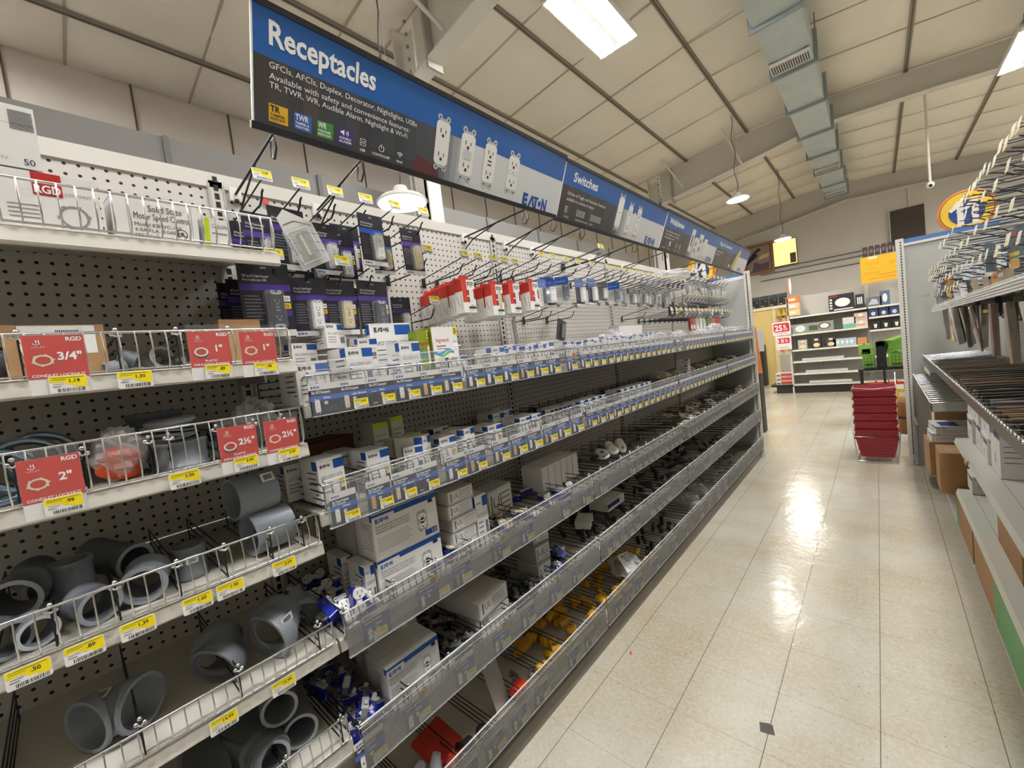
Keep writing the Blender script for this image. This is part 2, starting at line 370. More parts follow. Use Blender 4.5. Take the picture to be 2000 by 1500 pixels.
def highbay():
    t = thing('high_bay_light', '', 'light')
    MB().lathe([(.001, .12), (.05, .12), (.07, .06), (.17, .03), (.2, 0), (.185, -.01)], mat('D9D8D4', .35), 24).build('housing', t)
    MB().lathe([(.001, -.012), (.12, -.012), (.185, -.004)], emis('FFFAF0', LED_W), 24).build('lens', t)
    mb = MB(); pts = [(0, 0, .12)]
    for k in range(1, 13): pts.append((.02*math.sin(k*1.3), .015*math.cos(k), .12+k*.12))
    pts.append((0, 0, 1.8)); mb.sweep(pts, .006, mat('2B2B2B', .5), 5); mb.cyl((.03, 0, .12), (.03, 0, 1.8), .0025, mat('7A7A78', .4), 4); mb.build('cord', t)
    return t
HB = highbay()
for i, (x, y, z, l) in enumerate([(-1.86, 9.05, 3.97, 'round glowing high bay lamp on a cord right of the blue signs'), (-1.74, 13.1, 3.74, 'round high bay lamp on a cord in front of the far wall'), (-2.75, 2.01, 2.80, 'round high bay lamp showing below the first blue sign'), (5.4, 9.5, 3.9, 'added high bay lamp far to the right, out of view'), (4.6, 14.6, 3.9, 'added unseen high bay lamp at the far right corner')]):  # last two are out of view, added to brighten the far end
    put(HB, (x, y, z), None, l)
# duct with trunk sections stepping
DU = mat('B2BEC0', .38, .3, 0, .12, 4); DUD = mat('949EA0', .4, .3, 0, .1, 5)
t = thing('air_duct', 'galvanised rectangular air duct running down the ceiling ridge', 'duct', (-.68, 0, 4.92))
mb = MB()
for k in range(11):
    y = .6+k*1.32; mb.box(-.23, .23, y, y+1.32, -.0, .34, DU)
    mb.add([(-.23, y+.02, -.002), (.23, y+.02, -.002), (0, y+.66, -.022), (-.23, y+1.3, -.002), (.23, y+1.3, -.002)], [(0, 1, 2), (1, 4, 2), (4, 3, 2), (3, 0, 2)], DU)
mb.box(-.23, .23, 15.12, 15.2, 0, .34, DUD); mb.build('duct_trunk', t)
for k in range(12):
    y = .6+k*1.32; MB().box(-.275, .275, y-.02, y+.02, -.045, .38, DUD).build('flange', t)
for y in (6.9, 12.2, 14.6):
    mb = MB(); mb.box(-.22, .22, y-.13, y+.13, -.06, -.02, mat('C9C8C2', .4))
    for k in range(16): mb.box(-.2+k*.026, -.188+k*.026, y-.1, y+.1, -.064, -.059, mat('2E2C2A', .5))
    mb.build('vent_grille', t)
for y in (3.2, 7.2, 11.2, 14.9):
    mb = MB()
    for s in (-1, 1): mb.cyl((s*.26, y, .3), (s*.26, y, .7), .006, mat('777', .4) if False else mat('777570', .4), 5)
    mb.build('hanger_rod', t)
# security camera on a pole
t = thing('security_camera', 'small white dome camera at the foot of a long ceiling pole', 'camera', (.83, 11.0, 3.68))
MB().cyl((0, 0, .08), (0, 0, 1.65), .02, mat('D9D6CE', .5), 8).build('pole', t)
mb = MB(); mb.ball(0, 0, .02, .06, mat('E4E2DC', .4), 8); mb.cyl((0, -.05, -.0), (-.0, -.07, -.01), .025, BLACK, 10); mb.build('camera_head', t)
mb = MB(); mb.sweep([(.08*math.cos(a*.6), .08*math.sin(a*.6), 1.62+a*.004) for a in range(24)], .008, mat('E4E2DC', .5), 5); mb.build('cable_coil', t)

# ================================================================= LEFT GONDOLA
XF, XB = -1.07, -1.49
SEC = [-.815, .405, 1.625, 2.845, 4.065, 5.285]
PEGT, PEGD = pegmat('BFBAB2'), pegmat('BFBAB2')
LEV = {0: [1.753, 1.491, 1.281, 1.027, .761, .50]}
for k in (1, 2, 3, 4): LEV[k] = [1.375, 1.095, .76, .445]
WORDS = ['nearest', 'second', 'third', 'fourth', 'farthest']
for k in range(5):
    y0, y1 = SEC[k], SEC[k+1]; Lx = y1-y0
    t = thing('gondola_shelving', ['nearest gondola shelving bay with conduit fittings in wire bins', 'second gondola bay with white outlet boxes below the Receptacles sign', 'third gondola bay below the Switches sign', 'fourth gondola bay below the Wallplates sign', 'farthest gondola bay closed by a grey end panel'][k], 'shelving', (XF, y0, 0), LG, 'bays of the left hand gondola')
    D = XF-XB
    for z0, z1 in ((.16, .62), (.62, 1.09), (1.09, 1.56), (1.56, 2.09)):
        mb = MB(); mb.box(.018, Lx-.018, 0, .008, 0, z1-z0-.004, PEGT); mb.build('back_panel', t, (0, D, z0))
    mb = MB(); mb.box(.0, Lx, D-.006, D+.05, 2.09, 2.134, STEEL); mb.build('top_cap', t)
    for x in ([0] if k else [0])+([Lx] if k == 4 else []):
        mb = MB(); mb.box(x-.018, x+.018, D-.006, D+.03, 0, 2.11, STEEL); mb.box(x-.022, x-.016, D-.009, D, 0, 2.1, STEELD); mb.box(x+.016, x+.022, D-.009, D, 0, 2.1, STEELD)
        for j in range(80): mb.box(x-.006, x+.006, D-.0075, D-.0055, .1+j*.0254, .1+j*.0254+.017, BLACK)
        mb.build('upright', t)
    if k == 0: pass
    # base deck and kick plate
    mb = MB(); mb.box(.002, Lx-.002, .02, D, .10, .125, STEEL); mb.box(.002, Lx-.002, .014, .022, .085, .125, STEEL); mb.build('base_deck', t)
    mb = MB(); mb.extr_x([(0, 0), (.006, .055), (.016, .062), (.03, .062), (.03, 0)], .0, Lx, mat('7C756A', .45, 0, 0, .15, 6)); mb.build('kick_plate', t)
    mb = MB(); mb.box(0, Lx, .05, .07, 0, .10, BLACK); mb.build('toe_recess_shade', t)  # black board standing in for the shadow under the base deck
    for zi, z in enumerate(LEV[k]):
        mb = MB(); h = .034; tb = .07 if (k == 0 and zi == 0) else 0
        mb.extr_x([(0, z), (-.004, z+.004), (.0, z+h-.004), (.006, z+h), (.04, z+h), (D, z+h+tb), (D, z+h-.006+tb), (.04, z+h-.006), (.012, z+h-.006), (.010, z)], .003, Lx-.003, STEEL)
        for x in (.012, Lx-.012): mb.prism([(0, 0)]*3, 0, 0, STEEL) if False else mb.box(x-.003, x+.003, .20, D, z-.012, z+h-.006, STEELD)
        mb.build('shelf', t)
# end panel of the left gondola, closing the farthest bay
EP = mat('A6A7A2', .5, 0, 0, .05, 3)
t = MB().box(0, .012, .03, .42, .06, 2.09, EP).build('end_panel', t, (5.30-SEC[4], 0, 0))
mb = MB(); mb.box(-.01, .022, -.03, .03, .0, 2.13, STEEL)
for j in range(80): mb.box(-.0115, -.0095, -.006, .006, .08+j*.0254, .097+j*.0254, BLACK)
mb.build('front_upright', t)
mb = MB(); mb.box(.0, .02, .03, .45, 2.085, 2.12, mat('3E6AA0', .5)); mb.box(-.002, .022, .03, .45, 2.05, 2.088, mat('D5D3CB', .5)); mb.build('top_rail', t)

# ---- wire bin fences
def fence(L, h, bulge=.010, end=True, step=.0225):
    t = thing('wire_bin_fence', '', 'wire fence'); mb = MB(); r = .0017
    n = int(L/step)
    for i in range(n+1):
        x = i*L/n
        mb.sweep([(x, .004, 0), (x, -bulge, h*.22), (x, -bulge-.004, h*.6), (x, -.006-.0, h)], r, CHROME, 4, False)
    mb.build('vertical_wire', t)
    mb = MB(); e = [(L, .0, h), (L+.010, .02, h-.006), (L+.012, .03, h*.5), (L+.008, .02, .01)] if end else [(L, 0, h)]
    mb.sweep([(0, -.006, h)]+e, .0027, CHROME, 6); mb.sweep([(0, .004, .003), (L, .004, .003)], .0022, CHROME, 5)
    mb.build('rim_wire', t)
    return t
fh = [.075, .074, .09, .076, .058, .07]
NUM = ['topmost', 'second', 'third', 'fourth', 'fifth', 'lowest']
for i, z in enumerate(LEV[0]):
    f = fence(1.19, fh[i]); f.location = (XF+.006, -.80, z+.034); f.rotation_euler = (0, 0, LG); f['label'] = 'chrome wire bin fence along the '+NUM[i]+' shelf of the nearest bay'; f['group'] = 'bin fences of the nearest bay'
FA = fence(1.2, .07, .008, True, .022)
LN = ['top', 'second', 'third', 'fourth', 'bottom']
BAY = ['', 'second', 'third', 'fourth', 'farthest']
LZ = [1.409, 1.129, .794, .479, .128]
for k in (1, 2, 3, 4):
    for i, z in enumerate(LZ):
        put(FA, (XF+.006, SEC[k]+.012, z), LG, 'chrome wire bin fence of the %s clear rail in the %s bay' % (LN[i], BAY[k]), 'bin fences behind the clear rails')
def divider(D=.38, h=.07, n=4):
    t = thing('wire_bin_divider', '', 'bin divider'); mb = MB()
    for j in range(n): mb.sweep([(0, .0, .006+j*(h-.008)/(n-1)), (0, D, .006+j*(h-.008)/(n-1))], .0019, WIREB, 4, False)
    for y in (.0, D): mb.sweep([(0, y, 0), (0, y, h)], .0019, WIREB, 4, False)
    mb.build('rods', t)
    mb = MB()
    for dx, dz in ((-.006, .004), (.006, .002), (0, .012)): mb.ball(dx, -.008, h+dz-.003, .0045, CHROME, 5)
    mb.sweep([(-.007, -.008, h), (0, -.012, h-.004), (.007, -.008, h)], .002, CHROME, 5); mb.build('clip', t)
    return t
DA = divider()
# nearest bay: (shelf, y)
nd = {1: [-.03, .09, .18, .27], 2: [-.06, .02, .11, .14, .22, .29, .35], 3: [-.12, -.05, .03, .12, .20, .29, .36], 4: [-.14, .03, .19, .36], 5: [.1, .25, .38]}
for i, L in nd.items():
    for q, y in enumerate(L):
        put(DA, (XF-.004, y, LEV[0][i]+.034), LG, '%s wire divider from the left on the %s shelf of the nearest bay' % (nth(q+1), NUM[i]), 'dividers of the nearest bay')
DV = {}
for i, z in enumerate(LZ):
    q = 0
    for k in (1, 2, 3, 4):
        y = SEC[k]+.02; stp = [.115, .125, .15, .15, .155][i] if k == 1 else (.085 if i < 2 else .11)
        DV[(i, k)] = []
        while y < SEC[k+1]-.03:
            q += 1; DV[(i, k)].append(y)
            put(DA, (XF-.004, y, z), LG, '%s wire divider from the near end along the %s clear rail' % (nth(q), LN[i]), 'dividers behind the %s clear rail' % LN[i]); y += stp

# ---- small printed things
def logo(mb, x, z, h, m, y=-.0004):
    """the five letter word mark with the dot for the O"""
    w = h*3.6; mb.text('E', x, z, h, m, h*.72, y, 'L', .055)
    mb.add([(x+h*.82, y, z), (x+h*1.22, y, z+h), (x+h*1.42, y, z+h), (x+h*1.12, y, z)], [(0, 1, 2, 3)], m); mb.add([(x+h*1.62, y, z), (x+h*1.36, y, z+h*.55), (x+h*1.22, y, z+h), (x+h*1.42, y, z+h), (x+h*1.85, y, z)], [(0, 1, 2, 3, 4)], m)
    mb.rect(x+h*1.5, x+h*2.3, z+h*.8, z+h, m, y-.0001); mb.rect(x+h*1.80, x+h*2.10, z, z+h*.82, m, y)
    mb.disc(x+h*2.52, z+h*.5, h*.22, h*.26, m, y, 10); mb.text('N', x+h*2.85, z, h, m, h*.8, y, 'L', .055)
def recep(mb, x, z, w, h, face, kind=0, y=-.0004, slots=INK):
    """front of a wall outlet: 0 ground fault, 1 decorator, 2 usb, 3 duplex, 4 rocker switch, 5 toggle"""
    st = mat('BDBFC2', .4)
    for s in (-1, 1):
        zc = z+h/2+s*h*.5
        mb.rrect(x-w*.26, x+w*.26, min(zc, zc+s*h*.06)-h*.01, max(zc, zc+s*h*.06), w*.05, st, y)
        for q in (-1, 1): mb.disc(x+q*w*.3, zc+s*h*.07, w*.17, w*.17, st, y, 8); mb.disc(x+q*w*.3, zc+s*h*.07, w*.06, w*.06, INK, y-.0002, 6)
    if kind == 3:
        for s in (-1, 1): mb.disc(x, z+h*.5+s*h*.25, w*.5, h*.22, face, y-.0002, 14)
        mb.rect(x-w*.25, x+w*.25, z+h*.35, z+h*.65, face, y-.0002)
    else: mb.rrect(x-w/2, x+w/2, z, z+h, w*.22, face, y-.0002)
    y -= .0005
    def out(zc, sc=1.):
        for q, hh in ((-1, .075), (1, .06)): mb.rect(x+q*w*.18-w*.03, x+q*w*.18+w*.03, zc-h*hh*.4*sc, zc+h*hh*sc, slots, y)
        mb.disc(x, zc-h*.085*sc, w*.09, w*.09, slots, y, 8)
    if kind in (0, 1, 2, 3): out(z+h*.76); out(z+h*.22)
    if kind == 0:
        for q in (-1, 1): mb.rrect(x+q*w*.2-w*.17, x+q*w*.2+w*.17, z+h*.45, z+h*.56, w*.04, slots, y); mb.rrect(x+q*w*.2-w*.155, x+q*w*.2+w*.155, z+h*.457, z+h*.553, w*.035, face, y-.0002)
    if kind == 2:
        for q in (.46, .56): mb.rect(x-w*.17, x+w*.17, z+h*q-h*.018, z+h*q+h*.018, slots, y)
    if kind == 4: mb.rect(x-w*.36, x+w*.36, z+h*.1, z+h*.9, mat('F4F3F0', .4), y); mb.rect(x-w*.36, x+w*.36, z+h*.49, z+h*.505, INKG, y-.0002)
    if kind == 5: mb.rect(x-w*.14, x+w*.14, z+h*.36, z+h*.64, slots, y); mb.rect(x-w*.09, x+w*.09, z+h*.5, z+h*.68, face, y-.0003)
def price_tag(p='1.39', w=.05, h=.032, top=False):
    mb = MB(); mb.rrect(-w/2, w/2, 0, h, .003, WHITE, -.0004); mb.M = Matrix()
    mb.rrect(-w/2, w/2, 0, h, .003, WHITE, 0.0, .0008)
    mb.poly([(-w/2+.001, h*.62), (-w*.12, h*.62), (.0, h*.42), (w*.15, h*.42), (w*.2, h*.3), (w/2-.001, h*.3), (w/2-.001, h-.001), (-w/2+.001, h-.001)], YEL, -.0007)
    mb.text(p, w*.16, h*.58, h*.20, mat('3A3A20', .6), None, -.001, 'C', .02); mb.rect(-w*.42, w*.42, h*.86, h*.9, mat('8A8420', .6), -.001); mb.rect(-w*.42, -w*.05, h*.76, h*.79, mat('8A8420', .6), -.001)
    mb.rect(-w*.4, -w*.12, h*.5, h*.53, INKG, -.001); mb.rect(-w*.42, -w*.2, h*.36, h*.40, INKG, -.001)
    x = -w*.3; rr = random.Random(p)
    while x < w*.42: ww = rr.choice((.0005, .0008, .0012)); mb.rect(x, x+ww, h*.06, h*.26, INK, -.001); x += ww+rr.choice((.0006, .001, .0015))
    return mb
tags = {}
def ptag(p, loc, rot, label, group, parent=None, sc=1):
    if p not in tags: tags[p] = price_tag(p).build('price_tag').data; o = COL.objects[-1]; bpy.data.objects.remove(o)
    o = bpy.data.objects.new('price_tag', tags[p]); COL.objects.link(o); o.location = loc; o.rotation_euler = rot if isinstance(rot, tuple) else (0, 0, rot); o.scale = (sc, sc, sc)
    if parent: o.parent = parent
    else: tag(o, label, 'price tag', group)
    return o
# price tags straight on the shelf lips of the nearest bay
TL = [(1, .106, '1.30'), (2, .154, '3.99'), (3, -.084, '.50'), (3, -.020, '.89'), (3, .05, '1.39'), (3, .141, '1.60'), (3, .198, '1.90'), (3, .306, '2.59'), (4, -.04, '9.99'), (4, .15, '14.99'), (4, .267, '15.99')]
for i, y, p in TL:
    ptag(p, (XF+.012, y, LEV[0][i]+.001), LG, 'yellow price tag reading %s on the %s lip of the nearest bay' % (p, NUM[i]), 'price tags on the nearest bay shelf lips')
# red hanging cards
def redcard(size, kind, w=.07, h=.098, price='1.19', label=''):
    t = thing('product_sign_card', label, 'sign card', group='red hanging sign cards')
    mb = MB(); mb.box(-w/2, w/2, 0, .0008, 0, h, WHITE); mb.rect(-w/2, w/2, h*.27, h, mat('C22A20', .3, 0, .4), -.0004)
    mb.text('RGD', w*.46, h*.90, h*.065, TXTW, None, -.001, 'R', .03); mb.text('HALEX', -w*.36, h*.79, h*.035, mat('E8B0A8', .5), None, -.001)
    mb.sweep([(-w*.28+.004*math.cos(a/6*PI), -.001, h*.87-.003*math.sin(a/6*PI)) for a in range(7)], .0006, TXTW, 4)
    mb.rect(-w*.285-.0004, -w*.285+.0008, h*.87, h*.92, TXTW, -.001); mb.rect(-w*.25, -w*.25+.0012, h*.87, h*.92, TXTW, -.001)
    mb.text(size, w*.22, h*.58, h*.13, TXTW, None, -.001, 'C', .03)
    cx, cz, R = -w*.22, h*.58, w*.17
    for a in range(28):
        a0, a1 = 2*PI*a/28, 2*PI*(a+1)/28; k0 = 1.14 if (kind == 0 and a % 5 == 0) else 1
        cc = mat('D8CDB4', .4) if kind == 0 else mat('DAD7C8', .4)
        mb.add([(cx+R*.72*math.cos(a0), -.001, cz+R*.55*math.sin(a0)), (cx+R*k0*math.cos(a0), -.001, cz+R*.78*k0*math.sin(a0)), (cx+R*k0*math.cos(a1), -.001, cz+R*.78*k0*math.sin(a1)), (cx+R*.72*math.cos(a1), -.001, cz+R*.55*math.sin(a1))], [(0, 1, 2, 3)], cc)
        if kind == 1 and a >= 14: mb.add([(cx+R*math.cos(a0), -.0009, cz+R*.78*math.sin(a0)), (cx+R*math.cos(a0), -.0009, cz+R*.78*math.sin(a0)-R*.3), (cx+R*math.cos(a1), -.0009, cz+R*.78*math.sin(a1)-R*.3), (cx+R*math.cos(a1), -.0009, cz+R*.78*math.sin(a1))], [(0, 1, 2, 3)], mat('26402A', .4))
    if kind == 0: mb.text('CONDUIT LOCKNUT', 0, h*.30, h*.045, TXTW, None, -.001, 'C', .02)
    else: mb.text('PLASTIC', 0, h*.37, h*.042, TXTW, None, -.001, 'C', .02); mb.text('INSULATING BUSHING', 0, h*.30, h*.042, TXTW, None, -.001, 'C', .02)
    mb.build('printed_card', t)
    mb = MB(); mb.box(-w/2-.001, w/2+.001, -.0022, -.0016, -.001, h+.014, clear('D8DADC', .05, .08)); mb.build('clear_sleeve', t)
    ptag(price, (w*.12, -.0026, h*.01), 0, '', '', t, .9); return t
RC = [('3/4"', 0, '1.19', 1, .010, 1.493, 'red card reading three quarter inch CONDUIT LOCKNUT on the second shelf'), ('1"', 1, '.89', 1, .223, 1.493, 'red PLASTIC INSULATING BUSHING card reading 1 inch'), ('1"', 0, '.48', 1, .312, 1.49, 'red CONDUIT LOCKNUT card reading 1 inch beside a brown carton'),
      ('2"', 0, '.99', 2, -.020, 1.294, 'red CONDUIT LOCKNUT card reading 2 inch below the big metal rings'), ('2½"', 1, '2.49', 2, .246, 1.292, 'red PLASTIC INSULATING BUSHING card reading two and a half inch'), ('2½"', 0, '2.29', 2, .332, 1.289, 'red CONDUIT LOCKNUT card reading two and a half inch at the shelf end')]
for s, kd, p, lv, y, z, l in RC:
    c = redcard(s, kd, price=p, label=l); c.location = (-1.025, y, z); c.rotation_euler = (math.radians(3), 0, LG)
# ================================================================= GOODS OF THE NEAREST BAY
def carton(name, cat, label, w, d, h, m, loc, rot, deco=None, group=None, parts=True):
    t = thing(name, label, cat, loc, rot, group)
    mb = MB(); mb.box(-w/2, w/2, 0, d, 0, h, m)
    mb.rect(-w/2, w/2, h*.0, h*.0+.0004, INKG, -.0002)
    if deco: deco(mb, w, h, d)
    mb.build('carton', t)
    if parts:
        mb = MB(); mb.box(-w/2, w/2, d*.49, d*.51, h, h+.0006, mat('B9B7B2', .5)); mb.box(-w/2-.0005, -w/2, d*.05, d*.95, h-.008, h-.0075, INKG); mb.build('flap_seam', t)
    return t
def d_rgd(mb, w, h, d):
    mb.rect(w*.27, w*.37, h*.62, h, mat('B9261E', .5), -.0005); mb.text('RGD', w*.32, h*.66, h*.13, TXTW, w*.09, -.001, 'C', .03)
    for a in range(24):
        a0, a1 = 2*PI*a/24, 2*PI*(a+1)/24; cx, cz, R = w*.40, h*.30, h*.2; k = 1.12 if a % 4 == 0 else 1
        mb.add([(cx+R*.82*math.cos(a0), -.0006, cz+R*.82*math.sin(a0)), (cx+R*k*math.cos(a0), -.0006, cz+R*k*math.sin(a0)), (cx+R*k*math.cos(a1), -.0006, cz+R*k*math.sin(a1)), (cx+R*.82*math.cos(a1), -.0006, cz+R*.82*math.sin(a1))], [(0, 1, 2, 3)], GREY)
    for q in range(4): mb.rect(w*.18, w*.28, h*(.42-q*.07), h*(.435-q*.07), INKG, -.0005)
    mb.text('LOCKNUT', w*.38, h*.66, h*.05, INKG, None, -.0006)
def d_bar(mb, w, h, d):
    for q in range(14): mb.rect(w*.40, w*.49, h*(.62+q*.022), h*(.631+q*.022), INK, -.0005)
    mb.text('50', w*.43, h*.06, h*.1, INK, None, -.0006); mb.text('CARTON QTY.', w*.22, h*.10, h*.05, INKG, None, -.0006)
    mb.rect(-w/2, w/2, h*.7, h*.704, INKG, -.0005)
XL = XF-.035
carton('carton', 'box', 'white carton with a 50 on it, uppermost at the top left corner', .30, .26, .10, WHITEB, (XL+.018, -.114, 1.890), (math.radians(10.4), 0, LG), d_bar)
carton('carton', 'box', 'long white RGD locknut carton behind the topmost wire fence', .36, .3, .10, WHITEB, (XL, -.078, 1.789), (math.radians(10.4), 0, LG), d_rgd)
def d_motor(mb, w, h, d):
    mb.rrect(-w*.33, w*.42, h*.04, h*.93, h*.05, INKG, -.0004); mb.rrect(-w*.325, w*.415, h*.05, h*.92, h*.05, WHITEB, -.0005)
    mb.text('Solid State', -w*.1, h*.68, h*.14, INK, w*.40, -.001, 'L'); mb.text('Motor Speed Control', -w*.27, h*.5, h*.14, INK, w*.66, -.001)
    mb.text('Model KBWC-16K', -w*.27, h*.34, h*.08, INK, None, -.001); mb.text('6.0A.FLA. 8.0ARMS', -w*.27, h*.22, h*.08, INK, None, -.001); mb.text('120V.A.C.', -w*.27, h*.1, h*.08, INK, None, -.001)
    mb.disc(w*.28, h*.25, h*.11, h*.11, INK, -.0008); mb.disc(w*.28, h*.25, h*.09, h*.09, WHITEB, -.001); mb.text('UL', w*.28, h*.2, h*.09, INK, None, -.0013, 'C', .03)
carton('carton', 'box', 'white Solid State Motor Speed Control box in the topmost bin', .137, .11, .088, WHITEB, (XL, .186, 1.789), (math.radians(10.4), 0, LG), d_motor)
def d_green(mb, w, h, d): mb.rect(-w/2, -w*.3, 0, h, LIME, -.0004); mb.text('CARLON', -w*.2, h*.7, h*.12, INK, w*.6, -.001); mb.rect(-w*.2, w*.4, h*.5, h*.54, INKG, -.0005)
carton('carton', 'box', 'small pale green striped pack beside the motor control box', .048, .06, .064, WHITEB, (XL, .288, 1.789), (math.radians(10.4), 0, LG+.12), d_green)
def d_lab(mb, w, h, d): mb.rect(-w*.35, w*.4, h*.45, h*.98, WHITE, -.0004); mb.rect(-w*.3, w*.2, h*.8, h*.83, INKG, -.0008); [mb.rect(w*(.0+q*.02), w*(.012+q*.02), h*.6, h*.9, INK, -.0008) for q in range(12)]
carton('carton', 'box', 'open brown carton with a white label behind the three quarter inch card', .13, .2, .10, CARTON, (XL-.03, .015, 1.525), LG, d_lab)
carton('carton', 'box', 'plain brown carton behind the 1 inch cards', .085, .2, .108, CARTON, (XL-.03, .315, 1.525), LG)
def pipe_arc(R, a0, a1, ro, ri, m, hub=1.18, hl=.25):
    """elbow with bell ends"""
    mb = MB(); n = 12; P = []; ra = []; rn = []
    for i in range(n+1):
        a = a0+(a1-a0)*i/n; P.append((R*math.cos(a), R*math.sin(a), 0)); k = hub if (i <= n*hl or i >= n*(1-hl)) else 1
        ra.append(ro*k); rn.append(ri*k)
    mb.sweep(P, ra, m, 22, True, rn); return mb
def coupling(ro, ri, L, m, lip=True):
    mb = MB(); mb.sweep([(0, 0, 0), (0, 0, L*.12), (0, 0, L*.14), (0, 0, L*.86), (0, 0, L*.88), (0, 0, L)], [ro*1.06]*2+[ro]*2+[ro*1.06]*2 if lip else [ro]*6, m, 28, True, ri); return mb
def place(o, label, cat, loc, rot, group=None): tag(o, label, cat, group); o.location = loc; o.rotation_euler = rot; return o
# third shelf : zinc locknut rings, bag, white discs, grey couplings
def locknut(R, m):
    mb = MB(); n = 48
    vs = []; fs = []
    for z in (0, .008):
        for a in range(n):
            k = 1.13 if a % 8 in (0, 1) else 1
            for r in (R*.84, R*k): vs.append((r*math.cos(2*PI*a/n), r*math.sin(2*PI*a/n), z))
    for a in range(n):
        b2 = (a+1) % n; q = lambda z, i, r: z*2*n+i*2+r
        fs += [(q(1, a, 0), q(1, a, 1), q(1, b2, 1), q(1, b2, 0)), (q(0, a, 1), q(0, a, 0), q(0, b2, 0), q(0, b2, 1)), (q(0, a, 1), q(0, b2, 1), q(1, b2, 1), q(1, a, 1)), (q(0, b2, 0), q(0, a, 0), q(1, a, 0), q(1, b2, 0))]
    mb.add(vs, fs, m); return mb
z3 = LEV[0][2]+.036
for i, (x, y, dz, R, rx, ry) in enumerate([(-1.15, -.05, .055, .052, .2, 1.1), (-1.13, -.085, .045, .05, .1, 1.25), (-1.2, -.03, .06, .055, -.1, 1.0), (-1.17, -.10, .03, .05, .4, .9)]):
    place(locknut(R, ZINC).build('conduit_locknut'), ['large zinc locknut ring leaning at the front left of the third shelf', 'zinc locknut ring half hidden by the 2 inch card', 'largest zinc locknut ring rising above the fence', 'zinc locknut ring lying behind the others'][i], 'locknut', (x, y, z3+dz), (rx, ry, .3), 'zinc rings')
    R0 = R*.9; mb = MB(); mb.sweep([(R0*math.cos(a*.3), R0*math.sin(a*.3), .012) for a in range(22)], .006, mat('9BB0C4', .25, 1.), 8); p = mb.build('threaded_rim', COL.objects[-1])
def crumple(name, label, cat, loc, sx, sy, sz, m, seed, inner=None, grp=None):
    mb = MB(); n, k = 14, 20; vs = []
    for i in range(n+1):
        th = PI*i/n
        for j in range(k):
            ph = 2*PI*j/k; d = Vector((math.sin(th)*math.cos(ph), math.sin(th)*math.sin(ph), math.cos(th)))
            f = 1+.35*noise.noise(d*2.2+Vector((seed, 0, 0)))+.22*noise.noise(d*6+Vector((0, seed, 0)))
            vs.append((d.x*sx*f, d.y*sy*f, d.z*sz*f+sz))
    mb.add(vs, [(i*k+j, i*k+(j+1) % k, (i+1)*k+(j+1) % k, (i+1)*k+j) for i in range(n) for j in range(k)], m, False)
    t = thing(name, label, cat, loc, LG, grp); mb.build('bag_film', t)
    if inner: inner(t)
    return t
def in_orange(t):
    mb = MB(); mb.at(.0, -.0, .035, .3, .2, .4); mb.lathe([(.001, .028), (.02, .03), (.033, .02), (.036, -.02), (.03, -.028), (.001, -.028)], ORANGE, 8, False); mb.build('orange_cap', t)
crumple('plastic_bag', 'clear bag holding an orange cap in the third shelf bin', 'bag', (-1.13, .07, z3), .042, .05, .05, BAG, 3.1, in_orange)
def in_red(t):
    mb = MB()
    for q in range(5): mb.at(-.04+q*.022, .01, .03+.01*(q % 2), .5*q, .3, q); mb.box(-.012, .012, -.012, .012, -.012, .012, mat('A83A36', .5))
    mb.build('red_bushing', t)
crumple('plastic_bag', 'clear bag of red bushings at the right end of the third shelf', 'bag', (-1.2, .33, z3+.01), .05, .05, .055, BAG, 8.4, in_red)
for q in range(8):
    place(MB().at().lathe([(.001, 0), (.046, 0), (.047, .0035), (.001, .0045)], mat('B9BDC6', .45), 28).build('knockout_disc'), '%s white round disc up from the couplings on the third shelf' % nth(q+1), 'disc', (-1.19+.003*(q % 3), .16+.004*math.sin(q*2), z3+.058+q*.0055), (.12, .06, q), 'stack of white discs')
for i, (x, y, z, rx, ro, L, m) in enumerate([(-1.125, .165, z3, 0, .045, .055, PVC), (-1.2, .17, z3, 0, .045, .056, PVC), (-1.14, .225, z3+.02, 1.5, .02, .03, ZINC), (-1.28, .15, z3, 0, .05, .12, PVCD)]):
    place(coupling(ro, ro*.86, L, m).build('conduit_coupling'), ['grey ribbed coupling behind the third shelf fence', 'grey coupling under the stack of white discs', 'small zinc coupling beside the white discs', 'tall dark grey coupling at the back of the third shelf'][i], 'coupling', (x, y, z), (rx, 0, .4*i), 'grey couplings on the third shelf')
place(locknut(.035, BLACKP).build('conduit_locknut'), 'black plastic ring standing behind the 2½ inch bushing card', 'locknut', (-1.16, .25, z3+.04), (0, 1.3, .5))
# second shelf small things
z2 = LEV[0][1]+.036
for i, (x, y, r) in enumerate([(-1.17, .12, .022), (-1.2, .155, .024), (-1.15, .19, .018), (-1.19, .215, .02), (-1.13, .10, .014), (-1.22, -.10, .02), (-1.16, -.08, .024)]):
    place(coupling(r, r*.8, .03, [PVCD, GREY, ZINC][i % 3]).build('pipe_bushing'), 'small metal and plastic bushings loose in the second shelf bin', 'bushing', (x, y, z2+r), (1.2, i, i*1.7), 'loose bushings on the second shelf')
